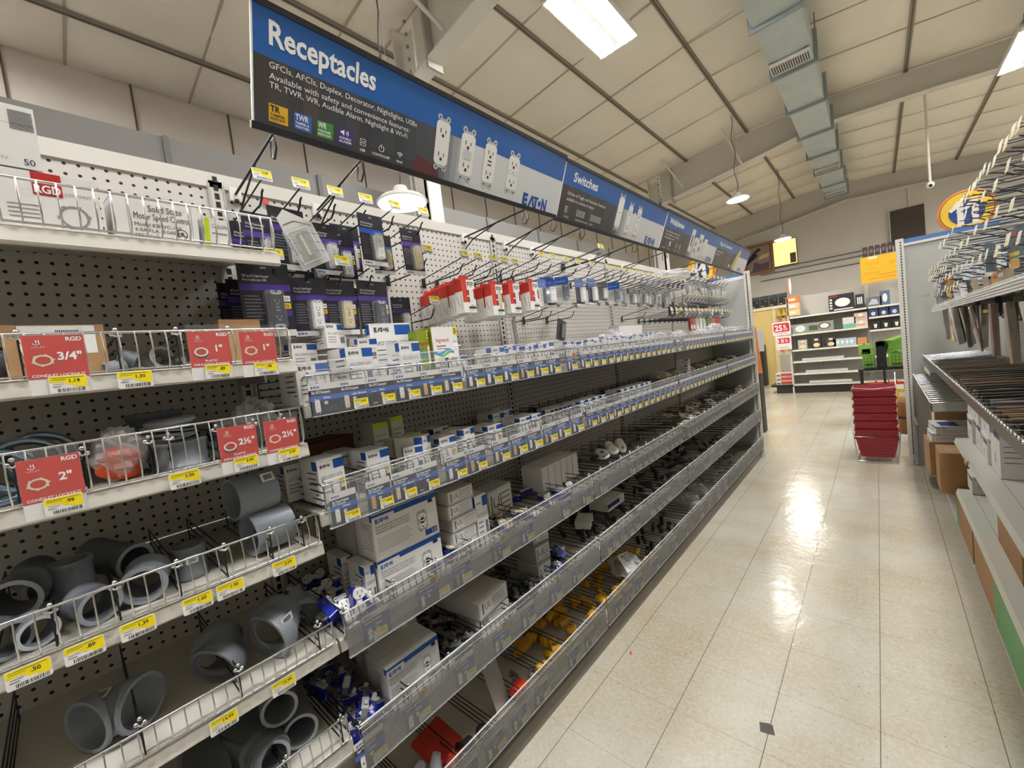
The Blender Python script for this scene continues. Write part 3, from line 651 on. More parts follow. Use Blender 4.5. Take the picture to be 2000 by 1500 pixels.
# fourth shelf PVC fittings
z4 = LEV[0][3]+.036
def sticker(par, loc, rot, w=.03, h=.022):
    mb = MB(); mb.rrect(-w/2, w/2, 0, h, .002, WHITE, 0); [mb.rect(-w*.3+q*w*.06, -w*.3+q*w*.06+w*.03, h*.2, h*.8, INK, -.0004) for q in range(11)]
    return mb.build('barcode_sticker', par, loc, rot)
P4 = [('c', -1.15, .305, 0, .05, .066, 'large grey PVC coupling lying at the right end of the fourth shelf'), ('c', -1.165, .285, .092, .05, .066, 'upper large grey PVC coupling with a barcode sticker'),
      ('r', -1.12, -.11, 0, .03, .035, 'grey PVC adapter ring at the far left of the fourth shelf'), ('r', -1.12, -.075, .0, .026, .035, 'white rimmed reducer lying low at the left of the fourth shelf'), ('r', -1.17, -.085, .045, .034, .05, 'grey PVC coupling with open mouth at the fourth shelf left'),
      ('r', -1.2, -.02, .04, .03, .07, 'upright grey PVC socket in the second bin of the fourth shelf'), ('r', -1.12, .0, 0, .032, .05, 'grey PVC ring low in the second bin of the fourth shelf'), ('r', -1.13, .075, .0, .036, .06, 'wide mouthed grey PVC elbow end facing out on the fourth shelf'),
      ('r', -1.22, .06, .03, .034, .12, 'long grey PVC fitting lying behind the wide mouthed one'), ('r', -1.18, .155, .0, .032, .07, 'upright grey PVC adapter in a plastic wrap with a sticker'), ('r', -1.28, -.06, .02, .034, .1, 'dark grey PVC fitting at the back of the fourth shelf')]
for i, (kd, x, y, dz, r, L, l) in enumerate(P4):
    t = thing('pvc_coupling', l, 'pipe fitting', (x, y, z4+dz), 0, 'grey PVC fittings')
    if kd == 'c':
        o = MB().at(0, -.04, r*1.06, -PI/2+.0, 0, -.0).sweep([(0, 0, 0), (0, 0, .09)], [r, r], mat('868D95', .38), 32, True, r*.9).build('body', t); t.rotation_euler = (0, 0, .15)
        if dz: sticker(t, (r*.86, .03, r*1.62), (math.radians(-28), 0, LG))
    elif i in (5, 9):
        coupling(r, r*.84, L, PVC).build('body', t); 
        if i == 9: sticker(t, (r*1.04, .0, L*.5), (0, 0, LG), .022, .018)
    else:
        o = coupling(r, r*.84, L, PVC if i % 2 else PVCD).build('body', t); o.location = (.02-.0, 0, r*1.06); o.rotation_euler = (0, -PI/2+.12, 0); t.rotation_euler = (0, 0, [0, 0, .5, .3, -.3, 0, .4, -.25, .5, 0, .2][i])
        MB().at(.022, 0, r*1.06, 0, -PI/2+.12).lathe([(r*.84, .0), (r*1.08, .0)], mat('C9CDD2' if i == 3 else '9AA0A7', .35), 24).build('rim', t)
# fifth shelf elbows
z5 = LEV[0][4]+.036
def elbow(R, a0, a1, r, m, label, loc, rot, stick=None):
    t = thing('pvc_elbow', label, 'pipe fitting', loc, rot, 'grey PVC elbows on the fifth shelf'); pipe_arc(R, a0, a1, r, r*.86, m).build('body', t)
    if stick: sticker(t, *stick)
    return t
elbow(.058, 0, PI*.5, .045, mat('7D8288', .42), 'large grey elbow with its mouth facing out on the fifth shelf', (-1.125, -.005, z5+.056), (0, 0, 2.2), ((.03, .035, .0475), (-PI/2, 0, .5)))
elbow(.05, 0, PI*.5, .048, mat('6E7378', .45), 'grey elbow standing in the middle bin of the fifth shelf', (-1.20, .135, z5+.054), (.3, .15, .6))
elbow(.05, 0, PI*.5, .052, mat('7D8288', .42), 'grey elbow with a barcode sticker at the right of the fifth shelf', (-1.19, .255, z5+.056), (.2, -.1, .3), ((.1, .03, .02), (.2, 0, LG)))
elbow(.045, 0, PI*.4, .044, mat('8C9298', .42), 'lighter grey elbow leaning against the divider on the fifth shelf', (-1.21, .325, z5+.05), (.5, .2, 1.4))
# lowest shelf : conduit bodies and tubes
z6 = LEV[0][5]+.036
def lbody(label, loc, rot):
    t = thing('conduit_fitting', label, 'pipe fitting', loc, rot, 'grey conduit bodies on the lowest shelf')
    mb = MB(); mb.rrect(-.05, .05, 0, .09, .02, PVC, -.08, .08, 6); mb.build('body', t); mb = MB(); mb.box(-.035, .035, -.07, .07, .09, .098, mat('5C6168', .45)); mb.build('cover', t)
    mb = MB(); mb.sweep([(0, -.08, .045), (0, -.13, .045)], [.04, .042], PVC, 20, True, .034); mb.build('hub', t); return t
lbody('big grey conduit body at the bottom edge left of the tubes', (-1.2, .12, z6), (0, 0, 1.4)); lbody('upper grey conduit body behind the first', (-1.25, .2, z6), (0, 0, 1.9))
for i, (x, y, dz) in enumerate([(-1.13, .235, 0), (-1.15, .31, .0), (-1.16, .275, .082)]):
    t = thing('pvc_tube', ['grey tube end facing out at the bottom', 'grey tube end nearest the second bay', 'topmost grey tube end lying on two others'][i], 'pipe fitting', (x, y, z6+dz), (0, 0, -.2), 'grey tube ends on the lowest shelf')
    mb = MB(); mb.sweep([(0, 0, .043), (-.05, 0, .043), (-.055, 0, .043), (-.2, 0, .043)], [.042, .042, .037, .037], mat('73787F', .42), 24, True, [.034, .034, .03, .03]); mb.build('body', t)
    MB().at(.0005, 0, .043, 0, PI/2).lathe([(.034, 0), (.042, 0)], mat('A3A8AE', .35), 24).build('rim', t)

# ================================================================= CLEAR RAILS AND PRODUCT CARDS
RT = [1.512, 1.215, .875, .575, .262]; RB = [1.378, 1.095, .758, .450, .130]
def crail(L, h, CLEARG):
    t = thing('clear_label_rail', '', 'label rail'); mb = MB()
    mb.box(0, L, -.0015, 0, 0, h, CLEARG)                                    # outer sheet
    mb.build('front_sheet', t)
    mb = MB(); mb.box(0, L, .004, .005, 0, h*.60, CLEARG); mb.box(0, L, -.002, .006, -.002, 0, clear('E8EAEC', .55, .1)); mb.box(0, L, -.003, .0015, h, h+.002, clear('F4F6F8', .7, .05)); mb.box(0, L, -.0022, -.0015, h*.84, h*.85, clear('F4F6F8', .5, .1)); mb.build('card_channel', t)
    mb = MB(); mb.box(0, L, 0, .018, h*.60, h*.602, CLEARG); mb.build('shelf_clip', t); return t
RL = []
for i in range(5):
    p = crail(1.205, RT[i]-RB[i], clear(['B7B8BC', 'B7B8BC', '8C8B8A', '8C8B8A', '86847F'][i], [.09, .12, .34, .38, .40][i], [.12, .12, .4, .4, .4][i]))
    for k in (1, 2, 3, 4): put(p, (-1.036, SEC[k]+.008, RB[i]), (math.radians([0, 0, 3, 0, 0][i] if k == 3 else 0), 0, LG), '%s clear plastic label rail in the %s bay' % (LN[i], BAY[k]), 'clear label rails')
def pcard(w, h, title, col, face, kind, detail=True, ten=False, sub=None, dark='2F323C'):
    mb = MB(); mb.box(-w/2, w/2, 0, .0006, 0, h, mat(dark, .35)); mb.rect(-w/2, w/2, h*.80, h, mat('E2E1DC', .35), -.0003)
    mb.rect(-w/2, w/2, h*.46, h*.62, BLUEL, -.0003)
    logo(mb, -w*.42, h*.85, min(h*.095, w*.075), EBLUE, -.0007)
    if detail:
        mb.text(title, -w*.42, h*.68, h*.085, TXTW, w*.62, -.0008, 'L', .02)
        if sub: mb.text(sub, -w*.42, h*.61, h*.06, TXTW, w*.5, -.0008, 'L', .02)
        mb.text(col, -w*.06, h*.50, h*.065, TXTW, None, -.0008, 'L', .02)
        mb.rect(-w*.04, w*.08, h*.32, h*.42, WHITE, -.0005); mb.text('15A', -w*.03, h*.34, h*.05, INK, w*.1, -.0009)
        for q in range(3): mb.rect(-w*.02, w*.4, h*(.26-q*.07), h*(.27-q*.07), INKG, -.0006)
    else:
        mb.rect(-w*.42, w*.2, h*.68, h*.74, mat('B9BBC2', .5), -.0008); mb.rect(-w*.05, w*.2, h*.51, h*.56, mat('C5CBE0', .5), -.0008)
    recep(mb, -w*.27, h*.12, w*.17, h*.36, face, kind, -.0008)
    if ten: mb.rect(w*.14, w/2, h*.66, h*1.02, mat('D9A437', .45), -.001); mb.text('10', w*.17, h*.72, h*.22, INK, w*.2, -.0014, 'L', .03); mb.text('PK', w*.39, h*.82, h*.09, INK, w*.09, -.0014)
    return mb
FW, FI, FL_, FB = mat('F1F0EC', .35), mat('D3A866', .4), mat('E8D3B0', .4), mat('2A2A2E', .4)
CN = {'White': FW, 'Light Almond': FL_, 'Black': FB, 'Ivory': FI, 'Gray': GREY, 'Brown': mat('5A3A28', .4)}
pc_cache = {}; cnt = {}
def card(i, y, w, h, title, col, kind=0, ten=False, price='19.99', sub=None, tagdx=.25, notag=False, det=None):
    det = y < 1.9 if det is None else det
    k = (round(w, 3), round(h, 3), title, col, kind, ten, det)
    if k not in pc_cache:
        pc_cache[k] = pcard(w, h, title, col, CN[col], kind, det, ten, sub).build('shelf_label').data; bpy.data.objects.remove(COL.objects[-1])
    o = bpy.data.objects.new('shelf_label', pc_cache[k]); COL.objects.link(o)
    cnt[i] = cnt.get(i, 0)+1
    o.location = (-1.0378, y, RB[i]+.0005); o.rotation_euler = (0, 0, LG)
    tag(o, '%s product card from the near end on the %s clear rail%s' % (nth(cnt[i]), LN[i], ', with yellow 10' if ten else ''), 'label card', 'product cards on the %s clear rail' % LN[i])
    if not notag:
        ptag(price, (-1.0330 if i < 2 else -1.0369, y+w*tagdx, RB[i]+.001), LG, 'price tag on the %s card along the %s clear rail' % (nth(cnt[i]), LN[i]), 'price tags on the %s clear rail' % LN[i], None, .82 if w < .09 else .95)
# top rail
hA = .079
for y, w, t, c, nt_ in [(.447, .075, 'Slim GFCI Receptacle', 'White', True), (.523, .076, 'Slim GFCI Receptacle', 'Light Almond', False), (.605, .085, 'Slim GFCI Receptacle', 'Black', False), (.692, .085, 'Slim GFCI Receptacle', 'White', False), (.775, .08, 'Slim GFCI Receptacle', 'Ivory', False), (.86, .088, 'Slim GFCI Receptacle', 'Light Almond', False)]:
    card(0, y, w, hA, t, c, 0, False, random.choice(['19.99', '18.99', '17.99']), None, .2, nt_)
for y, w, c, ten in [(.965, .085, 'White', 0), (1.055, .088, 'White', 0), (1.145, .088, 'White', 0), (1.24, .088, 'Ivory', 0), (1.335, .09, 'Light Almond', 0), (1.43, .088, 'White', 0), (1.565, .075, 'White', 1)]:
    card(0, y, w, hA, 'Slim Tamper & Weather', c, 0, bool(ten), random.choice(['24.99', '21.99', '7.49']), 'Resistant GFCI Receptacle', .22)
def run(i, y0, y1, w, gap=0, skip=(), h=None, titles='Tamper Resistant Receptacle', kinds=(1, 3, 4, 5), tagp=1.):
    y = y0+w/2; q = 0
    while y+w/2 <= y1:
        q += 1
        if not any(a <= y <= b2 for a, b2 in skip): card(i, y, w-.001, h or hA, titles, random.choice(['White', 'White', 'Light Almond', 'Ivory', 'Gray']), random.choice(kinds), False, random.choice(['3.99', '1.29', '4.49', '6.99']), None, .2, random.random() > tagp)
        y += w+gap
run(0, 1.64, 2.81, .078); run(0, 2.87, 2.94, .066); run(0, 3.02, 4.05, .078); run(0, 4.09, 5.25, .078)
# second rail
hB = .083
for y, w, c in [(.455, .07, 'White'), (.555, .072, 'Ivory'), (.633, .075, 'Light Almond'), (.715, .085, 'Black'), (.83, .085, 'White'), (.925, .085, 'Ivory'), (1.045, .085, 'Light Almond'), (1.145, .09, 'Ivory'), (1.24, .09, 'White'), (1.345, .095, 'Ivory'), (1.445, .095, 'White'), (1.555, .095, 'White')]:
    card(1, y, w, hB, 'Slim Tamper Resistant', c, 0, False, random.choice(['23.99', '22.99', '24.99']), 'GFCI Receptacle', .24)
run(1, 1.64, 2.83, .085, h=hB); run(1, 2.86, 4.05, .085, h=hB); run(1, 4.09, 5.25, .085, h=hB)
# third rail
hC = .080
for y, c, ten, kd in [(.495, 'White', 0, 3), (.665, 'White', 1, 3), (.80, 'Ivory', 0, 3), (.975, 'Ivory', 1, 3), (1.13, 'White', 0, 3), (1.40, 'White', 0, 4), (1.56, 'White', 0, 4)]:
    card(2, y, .078, hC, 'Duplex Receptacle', c, kd, bool(ten), random.choice(['.99', '8.99', '1.19']), None, [.1, .75, .25, .45, .3, .0, .2][[.495, .665, .80, .975, 1.13, 1.40, 1.56].index(y)])
for a, b2 in ((1.68, 1.84), (2.0, 2.83)): run(2, a, b2, .082, h=hC)
run(2, 2.92, 4.05, .082, h=hC); run(2, 4.09, 5.25, .082, h=hC)
# fourth rail
hD = .088
for y, c, ten, kd in [(.43, 'White', 0, 5), (.575, 'White', 1, 5), (.76, 'White', 0, 5), (.93, 'White', 1, 5), (1.08, 'White', 0, 5), (1.26, 'Ivory', 1, 5), (1.42, 'White', 0, 5)]:
    card(3, y, .082, hD, 'Single Pole Toggle Switch', c, kd, bool(ten), random.choice(['.99', '8.99', '1.19']), None, .3)
for a, b2 in ((1.66, 2.12), (2.2, 2.6), (2.72, 2.84)): run(3, a, b2, .082, h=hD)
hE = .082
for y in (.72, .84, .97, 1.10, 1.33, 1.46, 1.74, 1.86, 1.98, 2.2, 2.5, 2.7): card(4, y, .085, hE, 'Plug and Connector', 'White', 5, False, '4.99', None, .4)
run(4, 3.0, 5.2, .1, .12, h=hE, tagp=.3); run(3, 3.0, 5.2, .1, .1, h=hD, tagp=.3)
# ================================================================= BOXES AND LOOSE GOODS BEHIND THE RAILS
def gbox(name, label, w, h, d, loc, rz=0, tr=False, tilt=0, group=None, txt='GFCI | DDFT | ICTA', m=None):
    """small white outlet box: word mark, blue corner patch, printed lines"""
    t = thing(name, label, 'box', loc, (math.radians(tilt), 0, LG+rz), group)
    mb = MB(); mb.box(-w/2, w/2, 0, d, 0, h, m or WHITEB)
    logo(mb, -w*.40, h*.83, min(h*.09, w*.1), INK, -.0005); mb.rect(w*.1, w*.5, h*.76, h*.97, EBLUE, -.0004)
    mb.text(txt, -w*.4, h*.56, h*.075, mat('4A5A78', .6), w*.8, -.0006)
    for q in range(3): mb.rect(-w*.4, -w*.0, h*(.44-q*.1), h*(.465-q*.1), INKG, -.0004)
    if tr: mb.rect(w*.24, w*.44, h*.30, h*.5, mat('E2C21A', .5), -.0005); mb.text('TR', w*.26, h*.36, h*.09, INK, w*.15, -.0008); mb.rect(w*.24, w*.44, h*.08, h*.27, INK, -.0005)
    else: mb.rect(w*.2, w*.42, h*.2, h*.45, INKG, -.0005)
    mb.add([(-w/2-.0004, .01+d*.1*q, h*.2) for q in range(0, 1)]+[(-w/2-.0004, d*.25, h*.2), (-w/2-.0004, d*.25, h*.24), (-w/2-.0004, .01, h*.24)], [(0, 3, 2, 1)], INKG)
    for q in range(4): mb.add([(-w/2-.0004, d*.12, h*(.3+q*.13)), (-w/2-.0004, d*.12, h*(.34+q*.13)), (-w/2-.0004, d*.6, h*(.34+q*.13)), (-w/2-.0004, d*.6, h*(.3+q*.13))], [(0, 1, 2, 3)], INKG)
    mb.add([(-w/2-.0004, 0.001, h*.78), (-w/2-.0004, .001, h*.99), (-w/2-.0004, d*.3, h*.99), (-w/2-.0004, d*.3, h*.78)], [(0, 1, 2, 3)], EBLUE)
    mb.build('printed_carton', t)
    mb = MB(); mb.box(-w/2+.001, w/2-.001, .002, d-.002, h, h+.0012, mat('D5D3CF', .5)); mb.rect(-w/2+.003, w/2-.003, h-.004, h-.0035, INKG, -.0004); mb.build('top_flap', t)
    return t
A0, B0, C0, D0, E0 = [z for z in LZ]
XA = XF-.03
Z = A0
gbox('outlet_box', 'white outlet box at the near end of the top clear rail', .085, .105, .12, (XA, .452, Z), .0)
gbox('outlet_box', 'grey shaded outlet box lying behind the first box on the top rail', .085, .08, .1, (XA-.15, .50, Z+.09), .3)
gbox('outlet_box', 'white outlet box with bright blue patch at the front of the top rail', .083, .118, .1, (XA, .588, Z+.02), .05, txt='GFCI | DDFT | GFCI')
gbox('outlet_box', 'turned white outlet box with a line drawing behind the blue patched one', .08, .075, .12, (XA-.14, .595, Z+.15), .35)
gbox('outlet_box', 'outlet box lying on its side between two taller boxes', .12, .05, .09, (XA-.03, .675, Z+.03), .1); gbox('outlet_box', 'tilted outlet box leaning in the gap on the top rail', .06, .08, .1, (XA-.09, .665, Z+.09), -.15, tilt=6)
gbox('outlet_box', 'large grey white outlet box standing at the back of the top rail', .15, .16, .09, (XA-.12, .775, Z+.06), -.05)
gbox('outlet_box', 'white outlet box in front of the large one beside the green packs', .078, .125, .07, (XA-.01, .765, Z+.02), .05)
def d_leg(mb, w, h, d):
    mb.add([(-w/2-.0004, .001, 0.001), (-w/2-.0004, .001, h), (-w/2-.0004, d, h), (-w/2-.0004, d, .001)], [(0, 1, 2, 3)], OLIVE)
    for q in range(6): mb.add([(-w/2-.0008, .02, h*(.15+q*.13)), (-w/2-.0008, .02, h*(.18+q*.13)), (-w/2-.0008, d*.8, h*(.18+q*.13)), (-w/2-.0008, d*.8, h*(.15+q*.13))], [(0, 1, 2, 3)], mat('5A6614', .5))
    mb.text('legrand', -w*.38, h*.62, h*.10, RED, None, -.0006); mb.rect(-w*.36, w*.0, h*.5, h*.53, INKG, -.0005); mb.rect(-w*.36, w*.0, h*.44, h*.46, INKG, -.0005)
    n = 12
    for q, (cc, o1) in enumerate(((mat('5BB04A', .5), 0), (mat('2C86B8', .5), .05))):
        for a in range(n):
            x0, x1 = -w/2+w*.8*a/n, -w/2+w*.8*(a+1)/n; f = lambda x: h*(.28+o1)+h*.05*math.sin((x/w)*9+q)
            mb.add([(x0, -.0005-q*.0002, f(x0)), (x1, -.0005-q*.0002, f(x1)), (x1, -.0005-q*.0002, f(x1)+h*.07), (x0, -.0005-q*.0002, f(x0)+h*.07)], [(0, 1, 2, 3)], cc)
    mb.rect(w*.34, w*.5, h*.78, h, mat('E8D21A', .5), -.0006); mb.text('3', w*.37, h*.83, h*.12, INK, None, -.001, 'L', .03); recep(mb, w*.38, h*.08, w*.18, h*.5, FW, 1, -.0006)
carton('outlet_pack', 'box', 'white pack with a green side, a wave and a yellow 3 on the top rail', .115, .10, .142, WHITEB, (XA-.06, .955, A0+.055), (0, 0, LG+.0), d_leg)
carton('outlet_pack', 'box', 'olive green pack showing only its side beside the wave pack', .05, .10, .132, OLIVE, (XA-.07, .865, A0+.055), (0, 0, LG+.0), d_leg)
gbox('outlet_box', 'small outlet box in front of the olive green packs', .08, .075, .08, (XA-.0, .955, A0+.01), 0)
q = 0
for y, w, h, dx, tr in [(1.16, .07, .09, 0, 1), (1.215, .05, .085, -.02, 0), (1.275, .065, .095, -.03, 1), (1.345, .05, .085, 0, 0), (1.40, .05, .09, -.02, 1), (1.47, .06, .09, -.02, 0), (1.55, .09, .10, -.05, 0)]:
    q += 1; gbox('outlet_box', 'white outlet box %s from the green packs toward the far end of the top rail' % nth(q), w, h, .10, (XA+dx, y, A0+.015), random.uniform(-.2, .2), bool(tr), group='small boxes past the green packs')
SB = gbox('switch_box', '', .045, .055, .1, (0, 0, -5), 0, txt='15A SWITCH')
q = 0
for y in [1.68+.058*k for k in range(19)]:
    q += 1; put(SB, (XA+random.uniform(-.02, .0), y, A0+random.uniform(.04, .062)), LG+random.uniform(-.25, .25), '%s little white box past the first bay along the top clear rail' % nth(q), 'little white boxes on the top rail')
# bags and white fittings heaped at the far end of the top rail
for q, (y, s, x) in enumerate([(2.35, .085, -1.25), (2.62, .06, -1.2), (2.95, .06, -1.18), (3.2, .055, -1.15), (3.42, .06, -1.2), (3.66, .055, -1.15), (3.9, .06, -1.18), (4.1, .055, -1.16), (4.38, .09, -1.2), (4.65, .06, -1.15), (4.9, .06, -1.16), (5.12, .055, -1.15)]):
    crumple('plastic_bag', '%s crumpled clear bag from the near end on the top clear rail' % nth(q+1), 'bag', (x, y, A0+.03), s, s*.9, s*.75, BAG, q*1.9+.3, None, 'clear bags on the top rail')
carton('carton', 'box', 'long white tray box standing behind the bags on the top rail', .36, .08, .07, WHITEB, (-1.3, 2.75, A0+.12), (.1, 0, LG))
# second rail
for y, w, h, dx, rz, l, tr in [(.462, .072, .115, .0, .05, 'tall white outlet box with yellow TR square starting the second rail', 1), (.60, .072, .105, 0, 0, 'white outlet box with a bright blue patch second on the second rail', 1), (.72, .06, .085, 0, -.45, 'outlet box turned to show its side on the second rail', 0),
                              (.775, .055, .11, 0, .5, 'outlet box standing with a dark blue corner on the second rail', 1), (.86, .07, .085, 0, 0, 'outlet box right of the blue cornered one', 1), (.96, .07, .095, -.01, .3, 'outlet box tilted away on the second rail', 1), (1.09, .075, .08, 0, 0, 'outlet box standing alone at the middle of the second rail', 1), (1.27, .065, .075, 0, 0, 'nearer of two outlet boxes together on the second rail', 1), (1.345, .06, .075, .0, 0, 'farther of two outlet boxes together on the second rail', 1)]:
    gbox('outlet_box', l, w, h, .1, (XA, y, B0+.012), rz, bool(tr)); 
for q, (y, dx) in enumerate([(.425, -.13), (.44, -.25), (.57, -.12), (.70, -.13), (1.24, -.12), (1.31, -.13), (1.36, -.24), (.93, -.12)]):
    gbox('outlet_box', 'shaded outlet box in the second row of the second rail, %s from the near end' % nth(q+1), .07, .1, .1, (XA+dx, y, B0+.012), .0, True)
carton('carton', 'box', 'dark red brown open carton at the back of the second shelf', .22, .13, .14, mat('5A2E1E', .7), (-1.33, .55, B0+.004), (0, 0, LG+.2))
for q, (y, x, z, w) in enumerate([(.70, -1.24, .10, .055), (.765, -1.24, .11, .05), (.735, -1.2, .045, .06), (.81, -1.2, .045, .04)]):
    def d_l(mb, w, h, d): mb.rect(-w/2, w/2, h*.8, h, LIME, -.0005); mb.text('legrand', -w*.4, h*.4, h*.12, RED, None, -.0006); mb.rect(-w*.4, w*.2, h*.2, h*.24, INKG, -.0005)
    carton('outlet_pack', 'box', ['pale green legrand pack at the upper left behind the second rail', 'pale green legrand pack beside the first', 'lime edged pack lying low behind the second rail', 'narrow lime edged pack beside the outlet box row'][q], w, .08, .075, mat('C9CDB8', .5), (x, y, B0+z), (0, 0, LG+.1*q), d_l)
q = 0
for y in [1.72, 1.79, 1.86, 1.93, 2.15, 2.22, 2.30, 2.37, 2.45, 2.52]:
    q += 1; put(SB, (XA, y, B0+.03), LG+random.uniform(-.1, .1), '%s little white box past the first bay along the second clear rail' % nth(q), 'little white boxes on the second rail')
for y in [1.52+.035*k for k in range(7)]:
    q += 1; put(SB, (XA-.06, y, B0+.02), (0, 0, LG-.5), '%s small switch box fanned out near the bay joint of the second rail' % nth(q-10), 'fanned switch boxes')
for q, (y, s) in enumerate([(2.95, .08), (3.2, .07), (3.5, .07), (3.8, .065), (4.15, .07), (4.5, .065), (4.85, .07)]):
    crumple('plastic_bag', '%s yellowish clear bag from the near end on the second clear rail' % nth(q+1), 'bag', (-1.2, y, B0+.0), s, s, s*.7, clear('C9C2A4', .6, .25, None, 25), q*2.3+5, None, 'yellowish bags on the second rail')
for q in range(3): gbox('outlet_box', ['lower', 'middle', 'upper'][q]+' white box of the short stack among the yellowish bags', .09, .045, .09, (-1.13, 3.35+.01*q, B0+.03+.047*q), .1*q)
# third rail : two big boxes, stacks
def d_big(mb, w, h, d):
    mb.rect(-w/2, w/2, h*.86, h*.985, EBLUE, -.0004); mb.rect(-w/2, -w*.18, h*.76, h*.93, WHITEB, -.0006); logo(mb, -w*.46, h*.79, h*.085, EBLUE, -.0008); mb.rect(w*.25, w/2, h*.985, h, WHITE, -.0007)
    for q in range(3): mb.text(['Duplex Receptacle Grounding Type II', 'Prise double mise à la terre de type II', 'Receptáculo dúplex puesta a tierra'][q], -w*.46, h*(.69-q*.06), h*.037, INK, w*.5, -.0006)
    for q in range(7): mb.rect(-w*.46, w*(.0+.03*(q % 3)), h*(.45-q*.045), h*(.458-q*.045), INKG, -.0005)
    mb.rrect(w*.15, w*.32, h*.22, h*.68, h*.07, mat('B9B8B4', .5), -.0005); recep(mb, w*.235, h*.25, w*.13, h*.38, FW, 3, -.001)
    mb.rect(w*.26, w*.46, h*.06, h*.19, EBLUE, -.0006); mb.text('10', w*.375, h*.08, h*.09, WHITE, w*.07, -.001); mb.rect(w*.36, w*.44, h*.78, h*.86, INK, -.0006)
    for q in range(10): mb.add([(-w/2-.0004, d*.1, h*(.2+q*.06)), (-w/2-.0004, d*.1, h*(.215+q*.06)), (-w/2-.0004, d*.6, h*(.215+q*.06)), (-w/2-.0004, d*.6, h*(.2+q*.06))], [(0, 1, 2, 3)], INKG)
    mb.add([(-w/2-.0004, 0.001, h*.84), (-w/2-.0004, .001, h*.99), (-w/2-.0004, d*.12, h*.99), (-w/2-.0004, d*.12, h*.84)], [(0, 1, 2, 3)], EBLUE)
carton('outlet_carton', 'box', 'lower of the two large white ten pack boxes with a blue band', .23, .11, .125, WHITEB, (XA-.012, .672, C0+.004), LG, d_big)
carton('outlet_carton', 'box', 'upper large white ten pack box with a blue band and the figure 10', .228, .11, .138, WHITEB, (XA-.010, .672, C0+.13), LG, d_big)
for q in range(4): carton('outlet_carton', 'box', '%s shaded ten pack box in the row behind the two large ones' % nth(q+1), .05, .12, [.27, .265, .14, .26][q], mat('C8C6C2', .6), (XA-.14-.012*q, .58+.055*q, C0+.004), LG, None)
for q in range(2): gbox('outlet_box', ['narrow white box left of the two large ones, nearer', 'narrow white box left of the two large ones, farther'][q], .03, .125, .1, (XA-.02-.03*q, .535-.0*q+.0, C0+.004) if not q else (XA-.14, .525, C0+.004), .0)
def d_st(mb, w, h, d):
    mb.rect(-w*.46, w*.46, h*.15, h*.92, WHITEB, -.0003); mb.rect(-w*.4, -w*.35, h*.2, h*.85, INKG, -.0006); mb.text('UL', -w*.3, h*.4, h*.35, INKG, None, -.0006)
    for q in range(4): mb.rect(-w*.05, w*.4, h*(.75-q*.17), h*(.79-q*.17), INKG, -.0005)
for q in range(5): carton('outlet_carton', 'box', '%s grey white box up the stack right of the large ten packs' % nth(q+1), .115, .16, .046, mat('BEBCB8', .6), (XA-.012-.003*(q % 2), .89+.004*(q % 3), C0+.004+q*.048), (0, 0, LG+.04*(q % 2)), d_st, 'stack of grey white boxes')
gbox('outlet_box', 'tall white box standing right of the grey white stack', .06, .18, .1, (XA-.02, .99, C0+.004), .05)
carton('outlet_carton', 'box', 'wide white box lying behind the ivory outlets on the third rail', .16, .1, .13, mat('C8C6C2', .6), (XA-.13, 1.20, C0+.004), (0, 0, LG+.1), d_st)
for q in range(6): carton('plug_carton', 'box', '%s plain white box in the row behind the third rail' % nth(q+1), .05, .12, .115, WHITEB, (XA-.10, 1.48+.052*q, C0+.03), (0, 0, LG+.06), None, 'row of plain white boxes', True)
# fourth rail boxes
carton('switch_carton', 'box', 'white switch box with a bright blue top edge on the fourth shelf', .185, .12, .125, mat('CFCDC9', .6), (XA-.012, .63, D0+.003), LG, d_big)
carton('switch_carton', 'box', 'taller grey white switch box standing behind the blue edged one', .18, .10, .23, mat('C2C0BC', .6), (XA-.135, .64, D0+.003), LG, d_big)
carton('switch_carton', 'box', 'lower white box of the skewed pair on the fourth shelf', .17, .22, .06, mat('D0CECA', .6), (XA-.02, .98, D0+.004), (0, 0, LG-.05), d_st)
carton('switch_carton', 'box', 'upper white box of the skewed pair on the fourth shelf', .17, .22, .06, mat('D0CECA', .6), (XA-.012, .985, D0+.07), (0, 0, LG+.12), d_st)
for q in range(3): carton('switch_carton', 'box', '%s box up the leaning stack past the skewed pair' % nth(q+1), .09, .12, .075, mat('B5B3AF', .6), (XA-.04-.01*q, 1.33+.01*q, D0+.004+.077*q), (0, 0, LG-.1*q), d_st)
carton('switch_carton', 'box', 'white box with a navy band under the third rail', .2, .12, .05, WHITEB, (XA-.07, 2.06, D0+.07), (0, 0, LG), lambda mb, w, h, d: (mb.rect(-w/2, w*.2, h*.3, h*.8, mat('1A2A6A', .5), -.0005)))
carton('switch_carton', 'box', 'small open white carton beyond the skewed pair on the fourth shelf', .12, .08, .04, WHITEB, (XA-.08, 1.80, D0+.06), (0, 0, LG+.4), None)
